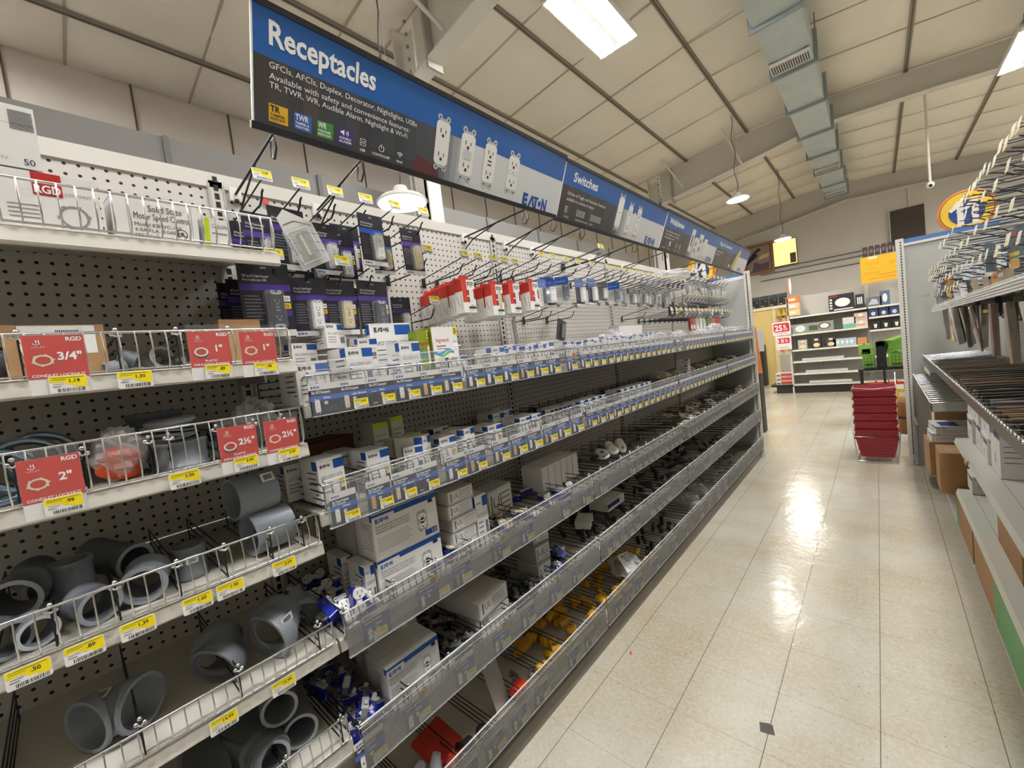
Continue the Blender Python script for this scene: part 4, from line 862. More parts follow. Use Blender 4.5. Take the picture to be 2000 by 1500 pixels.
# blister card and goods on the bottom shelf
t = thing('blister_card', 'white hang card standing up in the bottom shelf bin', 'hang card', (XA-.05, 1.00, E0+.005), (math.radians(-14), 0, LG+.35))
mb = MB(); mb.rrect(-.05, .05, 0, .19, .008, mat('BDB9B7', .6), 0, .001); mb.build('card', t)
mb = MB(); mb.rect(-.012, .012, .168, .173, INK, -.0006); mb.disc(0, .173, .004, .005, INK, -.0007, 8); mb.build('hang_slot', t)
t = thing('blister_card', 'red plug pack lying at the near end of the bottom shelf', 'hang card', (XA-.06, .74, E0+.01), (.4, .2, LG+.3))
mb = MB(); mb.box(-.07, .07, 0, .12, 0, .02, mat('B3271A', .4)); mb.box(-.03, .04, -.03, .0, .0, .035, mat('E2492A', .35)); mb.build('pack', t); sticker(t, (.02, -.002, .022), (.2, 0, 0), .03, .02)
mb = MB(); mb.box(.0, .05, -.06, -.02, -.0, .03, mat('EE5A34', .35)); mb.build('plug_body', t)
t = thing('blister_card', 'second small red pack further along the bottom shelf', 'hang card', (XA-.01, 1.08, E0+.01), (.2, .1, LG+.2))
mb = MB(); mb.box(-.035, .035, 0, .05, 0, .03, mat('D23A24', .4)); mb.rect(-.025, .025, .012, .026, WHITE, -.0006); mb.build('pack', t)
for q, (y, c) in enumerate([(.80, BLACKP), (.86, BLACKP)]):
    place(coupling(.024, .021, .05, c).build('plug_shell'), ['black round plug shell nearer the red pack', 'black round plug shell farther from the red pack'][q], 'plug', (XA-.02, y, E0+.03), (1.2, .3, q))
for q, (y, x) in enumerate([(.60, -1.16), (.66, -1.12), (.56, -1.2)]):
    mb = MB(); mb.sweep([(0, 0, 0), (0, .03, .01), (0, .05, .03)], [.018, .02, .014], mat('9A9DA2', .4), 10); mb.box(-.008, -.005, -.02, 0, -.003, .003, mat('C9A96A', .3, 1.)); mb.box(.005, .008, -.02, 0, -.003, .003, mat('C9A96A', .3, 1.))
    place(mb.build('power_plug'), ['grey power plug nearest the bottom edge', 'light grey power plug standing in the bottom shelf bin', 'grey power plug farthest back at the near end'][q], 'plug', (x, y, E0+.035), (.9, .5, q*1.1+1))
# ---- loose receptacles, switches, plugs : one of each kind, then copies
def rec3(kind, face, bodym):
    t = thing(['duplex_receptacle', 'toggle_switch'][kind], '', ['outlet', 'switch'][kind])
    mb = MB(); st = mat('A9AAA6', .3, .8)
    mb.box(-.008, .008, 0, .0012, -.052, .052, st)
    for s in (-1, 1):
        mb.rrect(-.017, .017, s*.046-.006, s*.046+.006, .004, st, 0, .0012)
        for qx in (-.012, .012): mb.disc(qx, s*.046, .0035, .0025, INK, -.0004, 8)
    mb.build('mounting_strap', t)
    mb = MB(); mb.rrect(-.016, .016, -.034, .034, .004, bodym, .0013, .026, 3); mb.cyl((-.018, .012, .015), (-.0155, .012, .015), .004, mat('C9A24A', .3, 1.), 8); mb.cyl((.018, .012, .015), (.0155, .012, .015), .004, mat('C9C9C6', .3, 1.), 8); mb.build('body', t)
    mb = MB()
    if kind == 0:
        for s in (-1, 1):
            n = 16; pts = [(.0165*math.cos(2*PI*a/n), s*.0195+max(-.0135, min(.0135, .0165*math.sin(2*PI*a/n)))) for a in range(n)]; mb.prism(pts, -.007, -.0, face)
        mb.box(-.007, .007, -.005, 0, -.03, .03, face)
        for s in (-1, 1):
            mb.rect(-.0075, -.0055, s*.0195-.001, s*.0195+.008, INK, -.0074); mb.rect(.0055, .0075, s*.0195-.000, s*.0195+.007, INK, -.0074); mb.disc(0, s*.0195-.007, .0025, .0025, INK, -.0074, 8)
    else:
        mb.rrect(-.010, .010, -.017, .017, .002, face, -.004, 0); mb.M = Matrix.Rotation(.45, 4, 'X'); mb.box(-.0045, .0045, -.017, -.0, -.005, .005, face)
    mb.build(['face', 'toggle'][kind], t); return t
P_REC = rec3(0, mat('EDECE8', .35), BLUEP); P_RIV = rec3(0, mat('D9CBA2', .35), BLUEP); P_SW = rec3(1, mat('D8D7D3', .35), BLUEP); P_SWG = rec3(1, mat('6E6C6A', .4), mat('2A2B2E', .4))
def yconn():
    t = thing('power_connector', '', 'plug'); mb = MB(); mb.sweep([(0, 0, 0), (0, 0, .012), (0, 0, .013), (0, 0, .04), (0, 0, .05)], [.017, .018, .016, .016, .01], mat('D29C22', .35), 12); mb.build('body', t)
    mb = MB(); mb.lathe([(.0165, .0), (.0165, .008), (.012, .008), (.012, 0)], BLACKP, 12); mb.build('clamp_ring', t); return t
P_Y = yconn()
def simple(name, cat, f): mb = MB(); f(mb); o = mb.build(name); tag(o, '', cat); return o
P_WP = simple('wall_plate', 'wall plate', lambda mb: (mb.rrect(-.035, .035, -.057, .057, .004, mat('C9C4B4', .35), 0, .005), mb.rect(-.008, .008, -.015, .015, INK, -.0005)))
P_BK = simple('cord_plug', 'plug', lambda mb: (mb.sweep([(0, 0, 0), (0, 0, .03), (0, 0, .06), (0, 0, .09)], [.016, .018, .012, .006], mat('2B2A2B', .4), 8), mb.box(-.006, -.004, -.002, .002, -.018, 0, ZINC), mb.box(.004, .006, -.002, .002, -.018, 0, ZINC)))
P_GR = simple('conduit_clip', 'electrical part', lambda mb: (mb.box(-.02, .02, -.01, .01, 0, .012, mat('6F7075', .4)), mb.cyl((-.01, 0, .012), (-.01, 0, .024), .005, ZINC, 8), mb.box(.004, .018, -.008, .008, .012, .02, mat('9A9B9E', .4))))
P_BW = simple('breaker_stick', 'electrical part', lambda mb: (mb.box(-.012, .012, -.03, .03, 0, .02, mat('25262A', .35)), mb.box(-.004, .004, -.01, .01, .02, .03, mat('8C8C8C', .4))))
def pile(proto, y0, y1, z, n, label, group, x0=-1.44, x1=-1.11, hz=.045, flat=False):
    for q in range(n):
        fy = (q+.5)/n; y = y0+(y1-y0)*(((q*7) % n)/n+.5/n); x = x1+(x0-x1)*random.random()**1.3
        zz = z+.012+hz*random.random()*(1-.4*abs(x-(x0+x1)/2)/.17)
        put(proto, (x, y, zz), (random.uniform(-1.9, -1.1) if not flat else random.uniform(-.3, .3), random.uniform(-.5, .5), random.uniform(0, 6.28)), label, group)
pile(P_REC, .42, .53, C0, 20, 'white blue-backed receptacle heaped at the near end of the third rail', 'white receptacles on the third shelf', hz=.05)
put(P_REC, (-1.085, .478, C0+.065), (math.radians(-8), math.radians(8), LG), 'white duplex receptacle standing upright at the front of the third rail heap')
for q, (y, x, z, r) in enumerate([(.45, -1.10, .045, -.9), (.515, -1.10, .05, -1.1), (.43, -1.14, .06, -.8)]): put(P_REC, (x, y, C0+z), (r, .5*q, LG+.4*q), 'white duplex receptacle tilted beside the upright one', 'tilted receptacles')
pile(P_RIV, .79, .84, C0, 5, 'ivory receptacle lying between the large boxes and the grey stack', 'ivory receptacles by the stack', x0=-1.3)
pile(P_RIV, 1.04, 1.22, C0, 18, 'ivory duplex receptacle in the bin past the stack on the third shelf', 'ivory receptacles on the third shelf')
pile(P_REC, 1.24, 1.62, C0, 16, 'receptacle with a blue back deep in the third shelf before the bay joint', 'receptacles near the bay joint', hz=.03)
pile(P_SW, .42, .53, D0, 28, 'white toggle switch with a blue back heaped at the near end of the fourth shelf', 'white switches on the fourth shelf', hz=.07)
pile(P_SWG, .74, .86, D0, 30, 'grey toggle switch heaped between the boxes on the fourth shelf', 'grey switches on the fourth shelf', hz=.06)
pile(P_SWG, 1.08, 1.26, D0, 20, 'grey toggle switch in the bin past the skewed boxes', 'grey switches past the boxes'); pile(P_SW, 1.4, 1.62, D0, 14, 'white and blue switch near the first bay joint on the fourth shelf', 'switches near the bay joint')
put(P_SW, (-1.13, 1.45, D0+.09), (-.9, .6, LG+.6), 'bright white switch strap on top of the fourth shelf heap')
pile(P_Y, 1.22, 1.62, E0, 46, 'yellow and black power connector in the bottom shelf bins of the second bay', 'yellow connectors in the second bay', x1=-1.09); pile(P_Y, 1.64, 2.3, E0, 60, 'yellow power connector in the bottom shelf bins of the third bay', 'yellow connectors in the third bay', x1=-1.09)
pile(P_GR, 1.1, 1.3, E0, 12, 'small dark electrical clip in the bottom shelf beside the yellow connectors', 'clips on the bottom shelf')
pile(P_WP, 3.0, 4.0, C0, 34, 'cream wall plate heaped in the third shelf of the fourth bay', 'cream wall plates in the fourth bay', hz=.07); pile(P_WP, 4.1, 5.2, C0, 24, 'cream wall plate heaped in the third shelf of the farthest bay', 'cream wall plates in the farthest bay', hz=.06)
for q in range(9): place(simple('round_box_cover', 'cover', lambda mb: mb.lathe([(.012, .003), (.03, .004), (.034, 0), (.02, 0), (.012, .003)], mat('E4E2DC', .3), 16)), 'white ring shaped cover lying on the third shelf of the third bay', 'cover', (-1.15-.03*(q % 3), 1.95+.035*q, C0+.08+.01*(q % 2)), (.3, .2*q, 0), 'white ring covers')
pile(P_GR, 1.66, 2.8, C0, 30, 'small grey electrical part in the third shelf bins of the third bay', 'parts in the third shelf, third bay', hz=.03)
pile(P_BK, 2.3, 2.84, D0, 18, 'black cord plug in the fourth shelf of the third bay', 'black plugs in the third bay', hz=.07); pile(P_BK, 2.9, 4.0, D0, 30, 'black cord plug in the fourth shelf of the fourth bay', 'black plugs in the fourth bay', hz=.09)
pile(P_GR, 4.1, 5.2, D0, 24, 'grey electrical part in the fourth shelf of the farthest bay', 'parts in the fourth shelf, farthest bay', hz=.07); pile(P_BW, 1.66, 2.25, D0, 20, 'dark switch stick in the fourth shelf of the third bay', 'dark sticks in the third bay', hz=.05)
pile(P_GR, 2.9, 4.0, E0, 26, 'grey electrical part on the bottom shelf of the fourth bay', 'parts on the bottom shelf, fourth bay', hz=.07); pile(P_BW, 2.35, 2.84, E0, 12, 'dark electrical stick on the bottom shelf of the third bay', 'dark sticks on the bottom shelf', hz=.05); pile(P_GR, 4.1, 5.2, E0, 24, 'grey electrical part on the bottom shelf of the farthest bay', 'parts on the bottom shelf, farthest bay', hz=.08)
pile(P_BW, 1.66, 2.9, B0, 26, 'dark electrical stick lying behind the second rail of the third bay', 'dark sticks behind the second rail', hz=.03, x1=-1.2)
crumple('plastic_bag', 'large clear bag with a printed header on the bottom shelf of the third bay', 'bag', (-1.15, 2.05, E0+.02), .09, .08, .06, BAG, 41)
t = thing('header_card', 'white printed header card on the clear bag of the bottom shelf', 'hang card', (-1.09, 2.02, E0+.08), (-.7, .2, LG)); mb = MB(); mb.box(-.06, .06, 0, .001, 0, .1, WHITEB); logo(mb, -.03, .078, .012, INK, -.0006); mb.rect(-.06, .06, .07, .071, INKG, -.0005); mb.build('card', t)
for q, (y, s) in enumerate([(3.2, .09), (3.5, .07)]): crumple('plastic_bag', ['nearer', 'farther'][q]+' crumpled bag on the bottom shelf of the fourth bay', 'bag', (-1.2, y, E0), s, s, s*.7, BAG, 50+q)
# ================================================================= HOOKS AND HANGING PACKS
def hook(L, n_tag=True):
    t = thing('peg_hook', '', 'peg hook'); mb = MB(); r = .0028
    mb.sweep([(0, 0, 0), (0, -L*.86, 0), (0, -L*.93, .012), (0, -L*.96, .026), (0, -L*1.0, .03)], r, BLACK, 6); mb.box(-.009, .009, -.004, 0, -.012, .03, WIREB); mb.build('lower_rod', t)
    mb = MB(); mb.sweep([(0, 0, .028), (0, -L*.6, .045), (0, -L*1.04, .058)], r*.85, BLACK, 5); mb.build('tag_wire', t)
    ptag('9.99', (0, -L*1.045, .05), (-.15, 0, 0), '', '', [o for o in COL.objects if o.name.startswith('tag_wire')][-1], .95); return t
HK = hook(.27)
def row(ys, z, label, grp, scl=1, x=XB+.008):
    for q, y in enumerate(ys):
        o = put(HK, (x, y, z), LG, '%s black peg hook from the left in the %s' % (nth(q+1), label), grp)
        if scl != 1: o.scale = (1, scl, 1)
row([.44, .54, .64, .74, .845, .965], 1.965, 'top hook row of the second bay', 'hooks, top row')
row([.44, .53, .63, .73], 1.755, 'second hook row of the second bay', 'hooks, second row')
row([.96, 1.14, 1.215, 1.305, 1.375, 1.45], 1.83, 'hook row holding the red boxes', 'hooks, red box row')
row([1.65, 1.75, 1.87, 1.985, 2.13], 1.885, 'row of blue cards', 'hooks, blue card row')
row([2.25, 2.27], 2.0, 'raised pair at the joint', 'hooks at the joint')
row([2.32+.104*k for k in range(14)], 1.885, 'long hook row toward the far end', 'hooks, far row')
row([3.9+.13*k for k in range(10)], 1.98, 'upper hook row of the farthest bay', 'hooks, upper far row'); row([3.75+.1*k for k in range(14)], 1.78, 'middle hook row of the farthest bay', 'hooks, middle far row'); row([3.3+.11*k for k in range(17)], 1.64, 'low hook row toward the end panel', 'hooks, low far row')
row([1.02, 1.72, 1.80, 2.02, 3.0], 1.66, 'empty low hook row', 'hooks, low row', .75)
# black and purple blister packs
def bpack(w, h, title, band, face, kind, thick=.035, label='', wide=False):
    t = thing('receptacle_pack', label, 'blister pack'); mb = MB(); K = mat('26262E', .3)
    mb.box(-w/2, w/2, 0, .0012, 0, h, K); mb.rect(-w/2, w/2, 0, h*.09, mat('E4E3DF', .35), -.0004); logo(mb, -w*.44, h*.025, h*.04, EBLUE, -.0008)
    mb.rect(-w/2, w/2, h*.62, h*.71, band, -.0004); mb.rrect(-w*.06, w*.06, h*.92, h*.945, h*.01, mat('8F8F95', .5), -.0005)
    mb.text(title, -w*.42, h*.80, h*.035, TXTW, w*.5, -.0008); mb.text('Prise double avec USB', -w*.42, h*.75, h*.03, TXTW, w*.45, -.0008)
    for q in range(8): mb.rect(-w*.44, -w*(.16-.04*(q % 3)), h*(.54-q*.045), h*(.555-q*.045), INKG, -.0005)
    mb.rect(w*.31, w*.46, h*.48, h*.56, WHITE, -.0006); mb.text('15A', w*.32, h*.5, h*.045, INK, w*.12, -.001); mb.rect(w*.31, w*.46, h*.38, h*.46, mat('E6BE1C', .4), -.0006); mb.text('TR', w*.33, h*.395, h*.045, INK, w*.1, -.001); mb.rect(w*.31, w*.46, h*.28, h*.36, PURP, -.0006)
    mb.build('printed_card', t)
    mb = MB(); mb.rrect(w*.0, w*.28, h*.12, h*.6, .006, face, -thick*.55, -.001); recep(mb, w*.14, h*.16, w*.24, h*.40, face, kind, -thick*.55-.0006, INK if face is not BLACKP else GREY); mb.build('receptacle', t)
    mb = MB(); mb.rrect(-.01+w*0, w*.30, h*.10, h*.62, .008, clear('DDE2E6', .14, .05), -thick*.62, -.0008); mb.build('blister', t); return t
UW = mat('EDECE8', .35); UI = mat('D2C294', .4)
BP = [(.455, 1.775, .0, 'w', PURP, UW, 2, .10, .19, 'black and purple pack at the left end of the upper hook row'), (.50, 1.79, .06, 't', PURP, UW, 2, .10, .175, 'black and purple pack behind the tilted silver one'),
      (.615, 1.79, .04, 'r', PURP, UW, 2, .085, .155, 'black and purple pack with a white outlet right of the tilted silver one'),
      (.745, 1.815, .10, 'b', mat('1F55C0', .35), UW, 0, .09, .165, 'black pack with a bright blue band hanging foremost in the upper row'), (.80, 1.80, .06, 'b', mat('1F55C0', .35), UI, 0, .075, .135, 'smaller blue banded pack with an ivory outlet'),
      (.935, 1.81, .05, 'i', PURP, UI, 0, .085, .17, 'ivory wall plate outlet pack at the right of the upper hook row'),
      (.415, 1.60, .07, 'k', PURP, BLACKP, 2, .125, .20, 'large black and purple pack with a black outlet above the 1 inch cards'), (.535, 1.60, .05, 'w', PURP, UW, 2, .10, .17, 'black and purple pack with a white USB outlet in the lower row'), (.63, 1.60, .05, 'i', PURP, UI, 2, .10, .17, 'black and purple pack with an ivory USB outlet in the lower row'),
      (.745, 1.60, .05, 'k', PURP, BLACKP, 2, .115, .175, 'black and purple pack with a black outlet in the lower row'), (.915, 1.59, -.05, 'w', PURP, UW, 0, .08, .155, 'white wall plate outlet pack behind the green packs')]
for y, z, dx, _, band, face, kd, w, h, l in BP:
    t = bpack(w, h, 'USB Type A/C Duplex Receptacle', band, face, kd, label=l); t.location = (-1.30+dx, y, z); t.rotation_euler = (math.radians(random.uniform(-3, 4)), 0, LG+random.uniform(-.12, .12))
for q, (y, z, x) in enumerate([(.44, 1.78, -1.36), (.52, 1.79, -1.34), (.72, 1.81, -1.33), (.40, 1.605, -1.33), (.385, 1.60, -1.36), (.54, 1.605, -1.35), (.64, 1.605, -1.35), (.745, 1.605, -1.36), (.68, 1.775, -1.30), (.62, 1.78, -1.36)]):
    t = bpack(.10, .17, 'USB Type A/C Duplex Receptacle', PURP, UW, 2, .03, 'black and purple pack hanging in the back row, %s listed from the upper left' % nth(q+1)); t['group'] = 'packs hanging behind'; t.location = (x, y, z); t.rotation_euler = (0, 0, LG)
# the tilted silver blister
t = thing('receptacle_pack', 'silver clear blister pack turned edge-on at the front of the upper hook row', 'blister pack', (-1.19, .548, 1.795), (.2, math.radians(-20), LG-.55))
mb = MB(); mb.add([(-.042, 0, 0), (.04, 0, 0), (.042, 0, .11), (-.01, 0, .165), (-.035, 0, .15)], [(0, 1, 2, 3, 4)], WHITEB); mb.M = Matrix.Rotation(PI/2, 4, 'Y'); mb.text('EATON', -.1, -.038, .012, INK, None, -.0008); mb.M = Matrix()
for q in range(4): mb.sweep([(-.03, -.0008, .05+q*.026), (.0, -.0008, .045+q*.028), (.038, -.0008, .03+q*.024)], .0009, INK, 4)
mb.build('card', t)
mb = MB(); mb.rrect(-.028, .026, .012, .10, .008, clear('E4E6E8', .22, .06), -.038, -.001); mb.rrect(-.042, .042, .002, .115, .008, clear('F2F4F5', .25, .05), -.005, -.001)
for z in (.012, .10): mb.sweep([(-.028, -.038, z), (.026, -.038, z)], .001, WHITE, 4)
for x in (-.028, .026): mb.sweep([(x, -.038, .012), (x, -.038, .10)], .001, WHITE, 4)
mb.build('blister', t); mb = MB(); mb.rrect(-.014, .012, .025, .09, .003, mat('9A9C8C', .4), -.03, -.008); mb.box(-.004, .002, -.033, -.03, .03, .085, mat('D9D8C0', .4)); mb.build('receptacle', t)
# red and white hanging boxes
def rbox(label='', face=UW):
    w, h, d = .068, .135, .045; t = thing('gfci_box', label, 'box'); mb = MB()
    mb.prism([(-w/2, 0), (w/2, 0), (w/2, h*.96), (-w/2, h*.96)], 0, d, mat('E6E3DD', .45)); R_ = mat('C22A1C', .4)
    mb.rect(-w/2, -w*.12, h*.5, h*.96, R_, -.0004); mb.poly([(-w/2, h*.3), (-w*.2, h*.3), (-w*.12, h*.96), (-w/2, h*.96)], R_, -.0005)
    mb.add([(-w/2-.0004, 0, h*.62), (-w/2-.0004, d, h*.62), (-w/2-.0004, d, h*.96), (-w/2-.0004, 0, h*.96)], [(0, 1, 2, 3)], R_)
    mb.add([(-w/2-.0004, d*.2, h*.1), (-w/2-.0004, d*.2, h*.5), (-w/2-.0004, d*.24, h*.5), (-w/2-.0004, d*.24, h*.1)], [(0, 1, 2, 3)], INKG); mb.add([(-w/2-.0004, d*.5, h*.2), (-w/2-.0004, d*.8, h*.5), (-w/2-.0004, d*.84, h*.48), (-w/2-.0004, d*.54, h*.18)], [(0, 1, 2, 3)], INKG)
    mb.rect(-w*.05, w*.42, h*.8, h*.9, mat('1E2A22', .5), -.0006); mb.text('GFCI', w*.0, h*.815, h*.065, WHITE, w*.38, -.001, 'L', .03)
    mb.rect(-w*.18, w*.02, h*.5, h*.66, mat('8C1E18', .5), -.0006); mb.rect(-w*.18, w*.02, h*.3, h*.46, mat('8C1E18', .5), -.0006); mb.rect(w*.36, w*.5, h*.4, h*.7, mat('8C1E18', .5), -.0006)
    mb.rect(-w*.1, w*.46, h*.11, h*.18, mat('2A3A30', .5), -.0006); mb.text('LEVITON', -w*.1, h*.04, h*.04, INK, w*.35, -.001)
    recep(mb, w*.2, h*.24, w*.26, h*.5, face, 0, -.001); mb.build('carton', t)
    mb = MB(); mb.poly([(-w/2, h*.96), (w/2, h*.96), (w*.3, h*1.12), (-w*.3, h*1.12)], R_, d*.45); mb.poly([(w/2, h*.96), (-w/2, h*.96), (-w*.3, h*1.12), (w*.3, h*1.12)], R_, d*.46); mb.build('hang_flap', t); return t
RBX = rbox(); RBI = rbox(face=UI)
q = 0
for cy, zz, proto in ((1.14, 1.665, RBX), (1.30, 1.655, RBI), (1.42, 1.665, RBX), (1.56, 1.68, RBX)):
    for j in range(6 if cy == 1.14 else 4):
        q += 1; y = cy+random.uniform(-.004, .004); x = -1.20-.048*j
        if x < -1.46: break
        put(proto, (x, y, zz-.003*j), LG+random.uniform(-.06, .06), 'red and white ground fault outlet box, %s of the hanging cluster from the front left' % nth(q), 'red and white hanging boxes')
# blue cards, plates and grey packs further on
def card2(w, h, top, body, face, kd, label=''):
    t = thing('switch_pack', label, 'blister pack'); mb = MB(); mb.box(-w/2, w/2, 0, .0012, 0, h, body); mb.rect(-w/2, w/2, h*.68, h, top, -.0004); mb.rect(-w/2, w/2, 0, h*.07, mat('E4E3DF', .35), -.0004)
    mb.text('Decorator Switch', -w*.4, h*.8, h*.05, TXTW, w*.7, -.0008)
    for q in range(5): mb.rect(-w*.44, -w*.1, h*(.55-q*.08), h*(.57-q*.08), mat('9A9CA4', .5), -.0005)
    mb.build('printed_card', t); mb = MB(); mb.rrect(.0, w*.42, h*.14, h*.66, .004, face, -.018, -.001); recep(mb, w*.21, h*.18, w*.26, h*.4, face, kd, -.0186); mb.build('device', t)
    mb = MB(); mb.rrect(-w*.02, w*.45, h*.11, h*.69, .006, clear('DDE2E6', .14, .05), -.022, -.0008); mb.build('blister', t); return t
DK = mat('2B2F38', .35); BC = mat('2B62C4', .35)
S1 = card2(.085, .15, BC, DK, UW, 4); S2 = card2(.075, .135, BC, WHITEB, mat('5A5F68', .4), 1); S3 = card2(.065, .12, mat('6C7076', .4), mat('7D8086', .4), mat('D9D7D0', .4), 4)
for q, (p, y, z, dx, rz, l) in enumerate([(S2, 1.655, 1.70, .05, .1, 'blue topped white card right of the red boxes'), (S1, 1.715, 1.70, .04, -.3, 'blue topped dark card right of the white one'), (S2, 1.86, 1.73, .03, -.7, 'blue topped card tilted with a yellow tag at its foot'), (S1, 2.0, 1.71, .05, 0, 'first of two blue topped cards hanging together'), (S1, 2.13, 1.72, .05, .0, 'second of two blue topped cards hanging together'), (S3, 2.27, 1.74, .04, -.6, 'grey pack hanging askew by the bay joint'), (S2, 2.42, 1.73, .04, -.9, 'thin blue card seen edge-on'), (S3, 1.80, 1.73, -.05, 0, 'grey pack behind the tilted blue card'), (S3, 1.95, 1.72, -.08, 0, 'grey pack behind the two blue topped cards')]):
    put(p, (-1.27+dx, y, z), LG+rz, l)
for q in range(14): put(S3, (-1.24-.02*(q % 2), 2.50+.098*q, 1.735-.005*(q % 3)), LG+random.uniform(-.15, .3), '%s grey wall plate pack from the left in the long far row' % nth(q+1), 'grey wall plate packs')
for q in range(10): put(S3, (-1.31, 2.35+.12*q, 1.73), LG+random.uniform(-.2, .2), '%s grey pack in the row behind the wall plate packs' % nth(q+1), 'grey packs behind')
P4S = [('8E2A2E', 3.95), ('A23A3C', 4.02), ('D9D6CC', 4.12), ('D9D6CC', 4.22), ('C8C4BA', 4.32), ('5E8C5A', 4.48), ('C23A30', 4.56), ('7DA07A', 4.64), ('C23A30', 4.74), ('D23A34', 4.84), ('B89C72', 3.78), ('6E6C6A', 3.6), ('3A3C44', 3.5)]
for q, (c, y) in enumerate(P4S):
    t = thing('small_pack', '%s coloured hanging pack from the left below the far hooks, %s' % (nth(q+1), ['maroon', 'maroon', 'white', 'white', 'pale', 'green', 'red', 'green', 'red', 'red', 'tan', 'grey', 'dark'][q]), 'blister pack', (-1.27, y, 1.52 if q < 10 else 1.66), LG)
    mb = MB(); mb.box(-.035, .035, 0, .02, 0, .12, mat(c, .4)); mb.rect(-.025, .025, .02, .06, WHITEB, -.0005); mb.build('card', t); MB().rrect(-.006, .006, .125, .135, .002, mat(c, .4), 0, .002).build('hang_tab', t)
for q in range(12): put(S3, (-1.25, 3.75+.12*q, 1.845 if q % 3 else 1.64), LG+random.uniform(-.2, .2), '%s small grey pack hanging in the farthest bay' % nth(q+1), 'small packs in the farthest bay')
crumple('plastic_bag', 'bundle of bagged plates hanging high at the far end', 'bag', (-1.3, 3.45, 1.93), .07, .22, .05, BAG, 77)
# fallen packs
t = thing('switch_pack', 'dark pack hanging crooked below the blue topped cards', 'blister pack', (-1.40, 2.02, 1.535), (0, math.radians(18), LG)); mb = MB(); mb.box(-.045, .045, 0, .001, 0, .13, mat('3A3B40', .4)); mb.rrect(-.0, .025, .02, .11, .003, mat('8A8B8E', .4), -.01, -.001); mb.build('card', t)
t = thing('switch_pack', 'clear empty blister pack hanging crooked below the red boxes', 'blister pack', (-1.38, 1.60, 1.535), (0, math.radians(-14), LG+.5)); mb = MB(); mb.rrect(-.035, .035, 0, .13, .004, mat('A9A9AA', .3), -.006, 0); [mb.rect(-.03, .03, .02+q*.022, .023+q*.022, INKG, -.0064) for q in range(4)]; mb.build('card', t)
place(MB().disc(0, 0, .011, .011, mat('C8473E', .5), 0).disc(0, 0, .010, .010, mat('C8473E', .5), -.0008).build('round_sticker'), 'round red sticker on the top edge of the pegboard', 'sticker', (XB-.0015+.01, .54, 2.075), (0, 0, LG))
# ================================================================= BLUE SIGNS OVER THE LEFT GONDOLA
def wedge_photo(mb, x0, x1, z0, z1, cols, y=-.0003):
    n = len(cols)
    for i, c in enumerate(cols): mb.rect(x0+(x1-x0)*i/n, x0+(x1-x0)*(i+1)/n+.0002, z0, z1, mat(c, .35), y)
SBL = mat('1A5CA8', .32); SWH = mat('D4D6D8', .35); CH = '34363A'
def banner(W, label):
    t = thing('hanging_sign', label, 'sign'); H = .238
    mb = MB(); mb.box(0, W, 0, .004, 0, H, SWH); mb.rect(0, W, H*.60, H, SBL, -.0002); return t, mb, H
def finish(t, mb, W, H):
    mb.build('printed_panel', t)
    mb = MB(); mb.box(-.006, W, -.004, .008, H-.003, H+.010, BLACK); mb.build('top_channel', t); mb = MB(); mb.box(-.006, W, -.004, .008, -.012, .004, BLACK); mb.build('bottom_channel', t)
    mb = MB(); mb.box(-.003, .0008, -.001, .005, 0, H, mat('E8E8E8', .3)); mb.build('edge_strip', t)
YS = [.388, 1.602, 2.780, 3.955, 5.10]
TL_ = math.atan2(.09, .22)
W0 = YS[1]-YS[0]+.005
t, mb, H = banner(W0, 'long blue and charcoal sign reading Receptacles, nearest of the overhead row')
wedge_photo(mb, 0, .52, 0, H*.60, ['3F3A38', '45403C', '3A3B3F', '4A4644', '3C3D42', '3E4046', '44454A', '393A3F', '3E4148', '43464C', '3B3E44', '40444A', '474A50', '4A4D52'])
wedge_photo(mb, .52, .66, 0, H*.60, ['55585C', '6A6D71', '84878A', '9C9EA1', 'B2B4B6', 'C4C6C8'])
mb.poly([(.44, .0), (.55, .0), (.53, .035), (.45, .055)], mat('5B2C2C', .4), -.0005); mb.rect(.0, .5, 0, .03, mat('3B3C40', .4), -.0004)
mb.text('Receptacles', .034, .170, .046, TXTW, .268, -.0008, 'L', .025)
mb.text('GFCIs, AFCIs, Duplex, Decorator, Nightlights, USBs', .034, .124, .0125, TXTW, .410, -.0008)
mb.text('Available with safety and convenience features:', .034, .102, .0125, TXTW, .385, -.0008); mb.text('TR, TWR, WR, Audible Alarm, Nightlight & Wi-Fi', .034, .084, .0125, TXTW, .380, -.0008)
def badge(x, c, a, b1, b2, col, w=.043):
    mb.rect(x, x+w, .014, .052, mat(c, .4), -.0008); mb.text(a, x+.003, .036, .0125, mat(col, .5), min(.032, .011*len(a)), -.0012, 'L', .03); mb.text(b1, x+.003, .0265, .0055, mat(col, .5), w*.78, -.0012, 'L', .02); mb.text(b2, x+.003, .0185, .0055, mat(col, .5), w*.8, -.0012, 'L', .02)
badge(.032, 'E0B020', 'TR', 'TAMPER', 'RESISTANT', '1A1A1A'); badge(.089, '2A62B4', 'TWR', 'TAMPER &', 'WEATHER', 'F0F0F0'); badge(.145, '3E8E3A', 'WR', 'WEATHER', 'RESISTANT', 'F0F0F0'); badge(.201, '42307E', '', 'AUDIBLE', 'ALARM', 'F0F0F0')
mb.poly([(.208, .040), (.212, .040), (.218, .035), (.218, .050), (.212, .045), (.208, .045)], TXTW, -.0012)
for r in (.004, .007, .010): mb.sweep([(.220+r*math.cos(a*.35-.7), -.0012, .0425+r*math.sin(a*.35-.7)) for a in range(5)], .0007, TXTW, 4)
